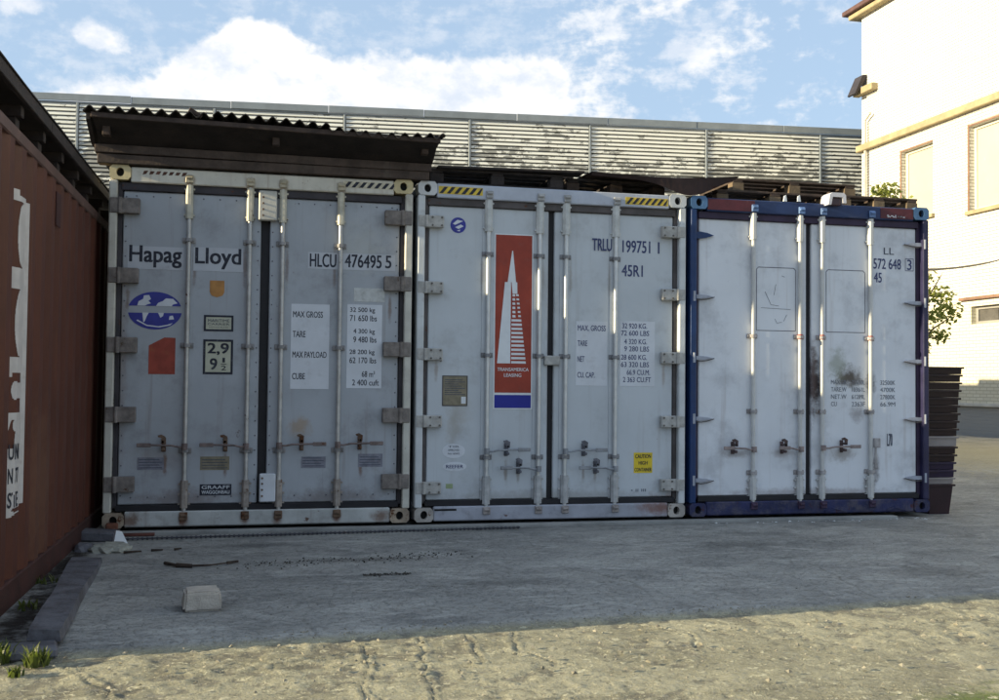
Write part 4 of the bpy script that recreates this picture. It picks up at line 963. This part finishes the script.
# ------------------------------------------------------------------ white brick building on the right
def brick_mat():
    m = bpy.data.materials.new('white_painted_brick'); m.use_nodes = True; t = NT(m.node_tree); m.node_tree.nodes.clear()
    tc = t.n('ShaderNodeTexCoord').outputs['Object']
    sp = t.n('ShaderNodeSeparateXYZ'); t.put(sp.inputs[0], tc)
    cb = t.n('ShaderNodeCombineXYZ'); t.put(cb.inputs[0], t.math('ADD', sp.outputs[1], sp.outputs[0])); t.put(cb.inputs[1], sp.outputs[2])
    br = t.n('ShaderNodeTexBrick'); t.put(br.inputs['Vector'], cb.outputs[0]); br.inputs['Scale'].default_value = 1.; br.inputs['Brick Width'].default_value = .26
    br.inputs['Row Height'].default_value = .085; br.inputs['Mortar Size'].default_value = .011; br.inputs['Mortar Smooth'].default_value = .3; br.inputs['Bias'].default_value = 0.
    br.inputs['Color1'].default_value = (.73, .71, .66, 1); br.inputs['Color2'].default_value = (.62, .60, .55, 1); br.inputs['Mortar'].default_value = (.30, .28, .24, 1)
    dn = t.ramp(t.noise(tc, 1.2, 6, .65), .5, .75)
    col = t.mix(t.math('MULTIPLY', dn, .4), br.outputs[0], (.62, .54, .36))
    low = t.ramp(sp.outputs[2], 3.45, 3.30); col = t.mix(t.math('MULTIPLY', low, .5), col, (.66, .60, .40)); col = t.mix(t.ramp(sp.outputs[2], .73, .70), col, (.30, .30, .29))
    b = t.n('ShaderNodeBsdfPrincipled'); t.put(b.inputs['Base Color'], col); b.inputs['Roughness'].default_value = .85
    bp = t.n('ShaderNodeBump'); bp.inputs['Strength'].default_value = .7; bp.inputs['Distance'].default_value = .012
    t.put(bp.inputs['Height'], t.math('SUBTRACT', 1., br.outputs['Fac'])); t.put(b.inputs['Normal'], bp.outputs[0])
    o = t.n('ShaderNodeOutputMaterial'); t.put(o.inputs[0], b.outputs[0]); return m


bd_ = thing('brick_building', 'tall white painted brick building with ochre ledges, at the right edge', 'building', (19, 0, 0))
bm_ = brick_mat(); och = mat('ochre_ledge', (.34, .28, .17), .8, .15, 3, dirt=((.3, .2, .08), .3, 4)); dkl = mat('brown_ledge', (.22, .13, .09), .8, .2, 3)
YB0, YB1 = -2.0, 19.6
wins = [(16.16, 17.58, 5.9, 7.88), (12.9, 14.66, 5.72, 7.92), (9.4, 11.2, 5.72, 7.92), (6.0, 7.8, 5.72, 7.92)]
low_w = [(12.3, 14.62, 2.80, 3.26), (8.5, 11.0, 2.80, 3.26)]
# wall built from strips round the openings
wl = MB(); T = .4


def wall_strip(y0, y1, z0, z1): wl.box(0, T, y0, y1, z0, z1)


wall_strip(YB0, YB1, -.05, 2.80); wall_strip(YB0, YB1, 3.26, 5.72); wall_strip(YB0, YB1, 7.92, 12.45)
edges = [YB0]
for a, b, _, _ in sorted(low_w): edges += [a, b]
edges.append(YB1)
for a, b in zip(edges[::2], edges[1::2]): wall_strip(a, b, 2.80, 3.26)
edges = [YB0]
for a, b, _, _ in sorted(wins): edges += [a, b]
edges.append(YB1)
for a, b in zip(edges[::2], edges[1::2]): wall_strip(a, b, 5.72, 7.92)
wall_strip(16.16, 17.58, 5.72, 5.9); wall_strip(16.16, 17.58, 7.88, 7.92)
wl.obj('wall', bm_, bd_)
MB().box(T, 12, YB1-.4, YB1, -.05, 12.45).obj('end_wall', bm_, bd_); MB().box(T, 12, YB0, YB0+.4, -.05, 12.45).obj('end_wall', bm_, bd_)
glassframe = mat('cream_window_frame', (.60, .57, .46), .6, .08, 3)
glass = mat('bright_window', (.50, .46, .36), .25, .03, 2, bump=0, spec=.6)
darkg = mat('dark_window', (.10, .095, .09), .3, .2, 3, bump=0, spec=.5)
for k, (a, b, c, d) in enumerate(wins+low_w):
    lowk = k >= len(wins)
    fr = MB()
    for q in ((a, a+.09, c, d), (b-.09, b, c, d), (a+.09, b-.09, c, c+.08), (a+.09, b-.09, d-.08, d)): fr.cbox(.14, .24, q[0], q[1], q[2], q[3], .008)
    wo_ = fr.obj('window', glassframe if not lowk else mat('grey_frame', (.28, .27, .25), .6, .1, 3), bd_)
    if not lowk:
        MB().box(.18, .20, a+.09, b-.09, c+.08, d-.08).obj('pane', glass, wo_)
        MB().cbox(-.10, .12, a-.08, b+.08, c-.10, c, .01).obj('sill', och, wo_)
        # ochre brick reveal along the far jamb, soldier course above
        MB().cbox(-.012, .0-.002, b, b+.07, c-.05, d+.06, .002).obj('jamb_band', dkl, wo_)
        MB().cbox(-.015, -.003, a, b, d+.001, d+.05, .002).obj('lintel_band', dkl, wo_)
    else:
        n_ = 3
        for q in range(n_):
            s0 = a+.09+(b-a-.18)*q/n_; MB().box(.18, .20, s0+.01, s0+(b-a-.18)/n_-.01, c+.08, d-.08).obj('pane', darkg, wo_)
MB().cbox(-.16, -.002, YB0, YB1+.1, 8.30, 8.50, .02).obj('cornice', och, bd_)
MB().cbox(-.10, -.002, YB0, 15.0, 3.42, 3.50, .01).obj('ledge', dkl, bd_)
MB().cbox(-.10, -.002, YB0, YB1, .70, .78, .01).obj('ledge', mat('pale_ledge', (.55, .53, .48), .8, .1, 4), bd_)
MB().cbox(-.25, .5, YB0-.2, YB1+.35, 12.45, 12.60, .02).obj('roof_edge', och, bd_); MB().cbox(-.38, 12, YB0-.3, YB1+.5, 12.605, 12.75, .02).obj('roof', mat('brown_roof', (.10, .055, .05), .7, .2, 3), bd_)
lg_ = MB().cbox(-.22, -.002, 18.75, 19.75, 10.02, 10.22, .015).obj('short_ledge', och, bd_)
MB().prism([(-.42, 10.02), (-.36, 10.0), (-.10, 10.40), (-.02, 10.62), (-.16, 10.60)], 19.3, 19.72).obj('hood', mat('dark_hood', (.035, .03, .035), .6, .2, 5), bd_)
dp = MB().tube([(-.10, 19.25, 8.28), (-.10, 19.25, -.04)], .045, 8); dp.tube([(-.10, 19.25, 8.52), (-.10, 19.25, 9.2), (-.12, 18.95, 9.35)], .03, 6)
dp.obj('drainpipe', mat('pale_pipe', (.45, .42, .36), .6, .1, 4), bd_)

# ------------------------------------------------------------------ tree and climber behind the right end of the row


def leaf_mat(name, a, b):
    m = bpy.data.materials.new(name); m.use_nodes = True; t = NT(m.node_tree); m.node_tree.nodes.clear()
    g = t.n('ShaderNodeNewGeometry'); col = t.mix(g.outputs['Random Per Island'], a, b)
    p = t.n('ShaderNodeBsdfPrincipled'); t.put(p.inputs['Base Color'], col); p.inputs['Roughness'].default_value = .55
    tr = t.n('ShaderNodeBsdfTranslucent'); t.put(tr.inputs[0], t.mix(.5, col, (.25, .35, .04)))
    mx = t.n('ShaderNodeMixShader'); mx.inputs[0].default_value = .35; t.put(mx.inputs[1], p.outputs[0]); t.put(mx.inputs[2], tr.outputs[0])
    o = t.n('ShaderNodeOutputMaterial'); t.put(o.inputs[0], mx.outputs[0]); return m


leafm = leaf_mat('yellow_green_leaf', (.12, .15, .02), (.30, .30, .07))  # leaf colour runs from olive to yellow green
bark = mat('grey_bark', (.14, .11, .08), .9, .3, 12, bump=.5)


def tree(label, base, limbs, clumps, nleaf, size, group=None):
    t = thing('young_tree', label, 'tree', base, group=group)
    tk = MB()
    for pts, r0 in limbs:
        n_ = len(pts)-1
        for i in range(n_): tk.cyl(pts[i], pts[i+1], r0*(1-i/(n_+.6)), r0*(1-(i+1)/(n_+.6)), 7, caps=False)
    tk.obj('trunk', bark, t, smooth=True)
    lf = MB(); rr = random.Random(hash(label) % 999 if False else 11)
    for (cx, cy, cz, rx, ry, rz, k) in clumps:
        for _ in range(int(nleaf*k)):
            d = Vector((rr.gauss(0, 1), rr.gauss(0, 1), rr.gauss(0, 1))); d = d.normalized()*(rr.random()**.45)
            p = Vector((cx+d.x*rx, cy+d.y*ry, cz+d.z*rz))
            a = Vector((rr.uniform(-1, 1), rr.uniform(-1, 1), rr.uniform(-.9, .3))).normalized(); b = a.orthogonal().normalized()
            ang = rr.random()*6.28; b = (Matrix.Rotation(ang, 3, a) @ b); s = size*rr.uniform(.6, 1.25)
            lf.add([p, p+a*s*.5+b*s*.28, p+a*s, p+a*s*.5-b*s*.28], [(0, 1, 2, 3)])
    lf.obj('crown', leafm, t, kind='stuff')
    return t


tree('leafy young tree showing past the right side of the blue framed container', (8.98, 3.0, -.05),
     [([(0, 0, 0), (.1, 0, 1.0), (.25, .05, 1.7), (.55, .05, 2.35), (.75, 0, 2.7)], .035), ([(.22, .04, 1.6), (.7, .1, 2.0), (.95, .1, 2.15)], .02), ([(.55, .05, 2.3), (.7, 0, 2.45), (.84, 0, 2.48)], .012), ([(.5, .05, 2.2), (.5, 0, 2.5), (.56, 0, 2.72)], .012), ([(.5, .08, 1.85), (.7, .05, 1.88), (.8, .05, 1.95)], .010), ([(.2, .05, 1.5), (.4, 0, 1.62), (.52, 0, 1.72)], .010), ([(.25, .05, 1.7), (.4, 0, 2.3), (.5, 0, 2.75)], .02)],
     [(.66, 0, 2.42, .20, .25, .14, .42), (.88, .1, 2.22, .15, .25, .15, .34), (.56, 0, 2.12, .14, .2, .18, .26), (.74, .05, 1.90, .12, .2, .10, .20), (.56, 0, 2.66, .08, .12, .10, .09), (.5, 0, 1.72, .07, .12, .10, .08)], 420, .075)
tree('tall thin sapling whose top shows above the right corner of the blue framed container', (9.1, 3.4, -.05),
     [([(0, 0, 0), (.05, 0, 1.6), (.08, 0, 3.0), (.02, 0, 3.75)], .03), ([(.08, 0, 2.9), (.3, .05, 3.4), (.42, .05, 3.65)], .016)],
     [(.05, 0, 3.78, .17, .2, .16, .5), (.30, 0, 3.62, .14, .2, .13, .4), (.16, 0, 3.45, .2, .2, .12, .3), (.40, 0, 3.42, .07, .1, .1, .15)], 420, .085)

# cables
cabm = mat('cable_black', (.03, .03, .03), .6, .1, bump=0)


def cable(label, a, b, sag, r=.008, n=16):
    a = Vector(a); b = Vector(b); pts = []
    for i in range(n+1):
        t = i/n; p = a.lerp(b, t); p.z -= sag*4*t*(1-t); pts.append(p)
    o = MB().tube(pts, r, 6).obj('cable', cabm); o['label'] = label; o['category'] = 'cable'


cable('thin sagging cable from the blue framed container to the white brick building', (7.42, .3, 2.33), (18.98, 12.6, 4.52), .12, .013)
cable('loose wire strung between the shed roof and the first container corner', (-.42, .15, 2.80), (.02, .12, 2.80), .055, .005)

# ------------------------------------------------------------------ things on the ground


def lump(parent_tag, loc, r, m, label, cat, name, seed=0, sub=2, jag=.25, rot=0):
    bm = bmesh.new(); bmesh.ops.create_icosphere(bm, subdivisions=sub, radius=1); q = random.Random(seed)
    for v_ in bm.verts:
        k = 1+q.uniform(-jag, jag); v_.co = Vector((v_.co.x*r[0]*k, v_.co.y*r[1]*k, max(-.3, v_.co.z)*r[2]*k))
    me = bpy.data.meshes.new(name); bm.to_mesh(me); bm.free(); me.materials.append(m)
    o = put(name, me, None, loc, (0, 0, rot)); o['label'] = label; o['category'] = cat; return o


# dressed block
bmx = bmesh.new(); bmesh.ops.create_cube(bmx, size=1)
for v_ in bmx.verts: v_.co = (v_.co.x*.20*(1 if v_.co.z < 0 else .93), v_.co.y*.20*(1 if v_.co.z < 0 else .94), v_.co.z*.105)
bmesh.ops.bevel(bmx, geom=list(bmx.edges), offset=.014, segments=2, affect='EDGES')
bmesh.ops.subdivide_edges(bmx, edges=list(bmx.edges), cuts=2, use_grid_fill=True)
for v_ in bmx.verts: v_.co += Vector([random.uniform(-.0022, .0022) for _ in range(3)])
me = bpy.data.meshes.new('concrete_block'); bmx.to_mesh(me); bmx.free(); me.materials.append(mat('pale_block_stone', (.42, .38, .33), .9, .12, 12, dirt=((.25, .22, .2), .3, 20), bump=.6, bscale=90))
o = put('concrete_block', me, None, (.905, -2.90, GZ+.052), (.0, .02, .10)); o['label'] = 'pale squared concrete block lying alone on the shaded slab'; o['category'] = 'block'
# long kerb slab beside the red container
kb = mat('blue_grey_kerb', (.115, .115, .13), .85, .2, 5, dirt=((.06, .055, .06), .8, 7), streak=((.05, .045, .05), .5, 30), bump=.8, bscale=30)
pl = MB(); nseg = 44; v = []; f = []
for i in range(nseg+1):
    t = i/nseg; cx = -.055+.165*t; y = -1.25-2.35*t; wd = .100-.030*t+.005*math.sin(t*9)+.0015*random.uniform(-1, 1); z1 = GZ+.030+.050*t+random.uniform(-.0008, .0008)
    v += [(cx-wd+.13, y-.0, z1-.05), (cx-wd+.14, y, z1), (cx+wd+.13, y-.03, z1-.004), (cx+wd+.14, y-.03, z1-.055)]
    if i: b = 4*i-4; f += [(b+q, b+4+q, b+5+q, b+1+q) for q in range(3)]+[(b+3, b+7, b+4, b)]
f += [(0, 1, 2, 3), tuple(4*nseg+q for q in (3, 2, 1, 0))]
pl.add(v, f); o = pl.obj('kerb_slab', kb); o['label'] = 'long blue grey slab lying beside the foot of the rust red container'; o['category'] = 'slab'
o = MB().cbox(-.13, .13, -.09, .09, 0, .045, .01).obj('support_stone', kb, None, (.19, -3.72, GZ-.012), (0, 0, .2)); o['label'] = 'flat stone under the near end of the long slab'; o['category'] = 'stone'
o = MB().cbox(-.14, .14, -.10, .10, 0, .075, .012).obj('paving_slab', kb, None, (.02, -.30, GZ), (0, .05, -.1)); o['label'] = 'grey slab piece near the lower left corner of the first container'; o['category'] = 'slab'
o = MB().prism([(-.04, 0), (.06, 0), (.02, .09), (-.02, .10)], -.03, .03).obj('paper_scrap', wh, None, (.19, -.52, GZ), (-.2, 0, .3)); o['label'] = 'white crumpled scrap standing on the rubble by the slab piece'; o['category'] = 'scrap'
lump(0, (.17, -.80, GZ+.0), (.15, .17, .055), mat('pale_rubble', (.30, .30, .26), .9, .25, 20, bump=.8), 'pale lump of old mortar on the ground by the first container', 'rubble', 'mortar_lump', 3, 3, .12)
lump(0, (-.01, -.75, GZ+.0), (.08, .12, .05), kb, 'dark rubble lump between the slab and the rust red container', 'rubble', 'mortar_lump', 5, 2, .2)
o = MB().cbox(-.045, .045, -.05, .05, 0, .095, .008).obj('wood_block', mat('red_brown_wood', (.16, .06, .035), .75, .25, 12, bump=.5), None, (.085, -.08, GZ+.001), (0, 0, .1)); o['label'] = 'red brown wooden block at the left foot of the first container'; o['category'] = 'block'
o = MB().cbox(-.14, .14, -.03, .03, 0, .02, .004).obj('wood_strip', mat('dark_red_wood', (.11, .04, .03), .75, .25, 12, bump=.5), None, (.27, -.13, GZ+.002), (0, 0, .03)); o['label'] = 'short dark red wooden strip lying beside the wooden block'; o['category'] = 'strip'
# ribbed bar lying along the containers
rb = MB(); A = Vector((.22, -.37, GZ+.014)); B = Vector((3.35, -.20, GZ+.014)); n_ = 88
rb.cyl(A, B, .007, n=6)
for i in range(n_):
    p = A.lerp(B, (i+.5)/n_); d_ = (B-A).normalized(); rb.cyl(p-d_*.007, p+d_*.007, .0115, n=6)
o = rb.obj('ribbed_bar', mat('dark_steel_rod', (.05, .05, .06), .6, .3, 20, rust=(RUST, .3, 20))); o['label'] = 'long ribbed steel bar lying along the foot of the first two containers'; o['category'] = 'bar'
# thin slab edge ledge in front of the containers
lg2 = MB().cbox(.05, 7.0, -.10, .0-.004, -.052, -.018, .006)
struct('concrete_strip', lg2, mat('strip_concrete', (.26, .26, .25), .9, .2, 3, dirt=((.12, .12, .11), .45, 5), bump=.5))
# bark strip
bs_ = MB(); pts = [(.60, -1.50), (.68, -1.60), (.78, -1.64), (.90, -1.63), (1.0, -1.56), (1.07, -1.51)]
for i in range(len(pts)-1):
    r0 = (.012, .016, .008, .006, .010)[i]; bs_.cyl((pts[i][0], pts[i][1], GZ+.014), (pts[i+1][0], pts[i+1][1], GZ+.014), r0, r0*.8, 7)
o = bs_.obj('bark_strip', mat('dark_bark', (.045, .032, .025), .9, .4, 20, bump=.8)); o['label'] = 'curved dark strip of bark lying on the slab behind the pale block'; o['category'] = 'bark'
for i, (x, y, l, a) in enumerate(((.34, -.98, .12, .1), (.50, -.93, .08, -.15), (.64, -.9, .05, .3))):
    o = MB().cyl((-l/2, 0, 0), (l/2, 0, .004), .010, .006, 6).obj('twig', MATS['dark_bark'], None, (x, y, GZ+.010), (0, 0, a)); o['label'] = ('longest dark twig beside the mortar lump', 'middle dark twig of the row by the mortar lump', 'shortest dark twig of the row, farthest from the mortar lump')[i]; o['category'] = 'twig'; o['group'] = 'twigs by the mortar lump'
# pebbles, chips and litter
def scatter(name, n, region, smin, smax, m, flat=.6, seed=1, wtf=None):
    q = random.Random(seed); g = MB()
    for _ in range(n):
        x, y = region(q)
        if x is None: continue
        s = smin+(smax-smin)*q.random()**3; P = [Vector((q.uniform(-1, 1), q.uniform(-1, 1), q.uniform(-.6, 1)*flat)).normalized()*s*q.uniform(.6, 1) for _ in range(6)]
        c_ = Vector((x, y, GZ+s*.25*flat))
        bm = bmesh.new(); [bm.verts.new(c_+Vector((p.x, p.y, p.z*flat))) for p in P]; bm.verts.new(c_+Vector((0, 0, s*flat)))
        try: bmesh.ops.convex_hull(bm, input=bm.verts)
        except Exception: pass
        bm.verts.index_update(); g.add([tuple(v_.co) for v_ in bm.verts], [tuple(v_.index for v_ in f_.verts) for f_ in bm.faces]); bm.free()
    return g.obj(name, m, kind='stuff')
peb = mat('pebble_stone', (.24, .22, .17), .9, .3, 20, bump=.3); dkp = mat('dark_crumbs', (.05, .045, .04), .9, .4, 20, bump=0)
scatter('pebbles', 700, lambda q: (q.uniform(-.3, 6), -3.75-abs(q.gauss(0, .75))), .003, .020, peb, .6, 3)
scatter('edge_chips', 260, lambda q: ((lambda x: (x, -3.62+.075*(x-1)+q.gauss(0, .05)))(q.choice((q.uniform(1, 2.2), q.uniform(3.1, 4.0), q.uniform(0, 6))))), .003, .014, peb, .6, 4)
scatter('dark_chips', 620, lambda q: ((lambda a: (1.1+1.5*a+q.gauss(0, .07), -1.62+.26*a+q.gauss(0, .075)))(q.random()) if q.random() < .7 else (1.85+.3*q.random(), -2.1+q.gauss(0, .02))), .003, .014, dkp, .7, 5)
scatter('litter', 130, lambda q: (q.uniform(5.1, 7.3), q.gauss(-.10, .06)), .004, .022, wh, .35, 6)
scatter('slab_grit', 300, lambda q: (q.uniform(.3, 7), q.uniform(-3.6, -.2)), .002, .007, dkp, .5, 8)


def tuft(x, y, n, h, label, spread=.06, seed=1):
    q = random.Random(seed); g = MB()
    for _ in range(n):
        a = q.random()*6.28; d_ = q.random()**.5*spread; px, py = x+math.cos(a)*d_, y+math.sin(a)*d_; hh = h*q.uniform(.4, 1); la = q.random()*6.28; ln_ = q.uniform(.2, .8)*hh; w0 = q.uniform(.003, .008)
        dx, dy = math.cos(la), math.sin(la); sx, sy = -dy*w0, dx*w0; z0 = GZ-.01
        g.add([(px-sx, py-sy, z0), (px+sx, py+sy, z0), (px+dx*ln_*.4+sx, py+dy*ln_*.4+sy, z0+hh*.65), (px+dx*ln_*.4-sx, py+dy*ln_*.4-sy, z0+hh*.65), (px+dx*ln_, py+dy*ln_, z0+hh)], [(0, 1, 2, 3), (3, 2, 4)])
    o = g.obj('grass_tuft', leafm); o['label'] = label; o['category'] = 'grass tuft'; o['group'] = 'weeds by the rust red container'; return o


leafm = leaf_mat('weed_blade', (.035, .055, .012), (.13, .14, .04))
tuft(.27, -3.90, 70, .09, 'bright green weed tuft in front of the near end of the long slab', .05, 2)
tuft(.22, -4.06, 30, .05, 'small weed tuft in the crack nearest the photograph\u2019s lower left corner', .03, 3)
tuft(.10, -3.82, 70, .10, 'weed tuft at the near left edge beside the rust red container', .05, 4)
tuft(.0, -2.75, 30, .07, 'sparse shaded weeds between the long slab and the rust red container', .06, 5)
tuft(-.05, -2.0, 30, .06, 'shaded weeds halfway along the gap behind the long slab', .07, 6)
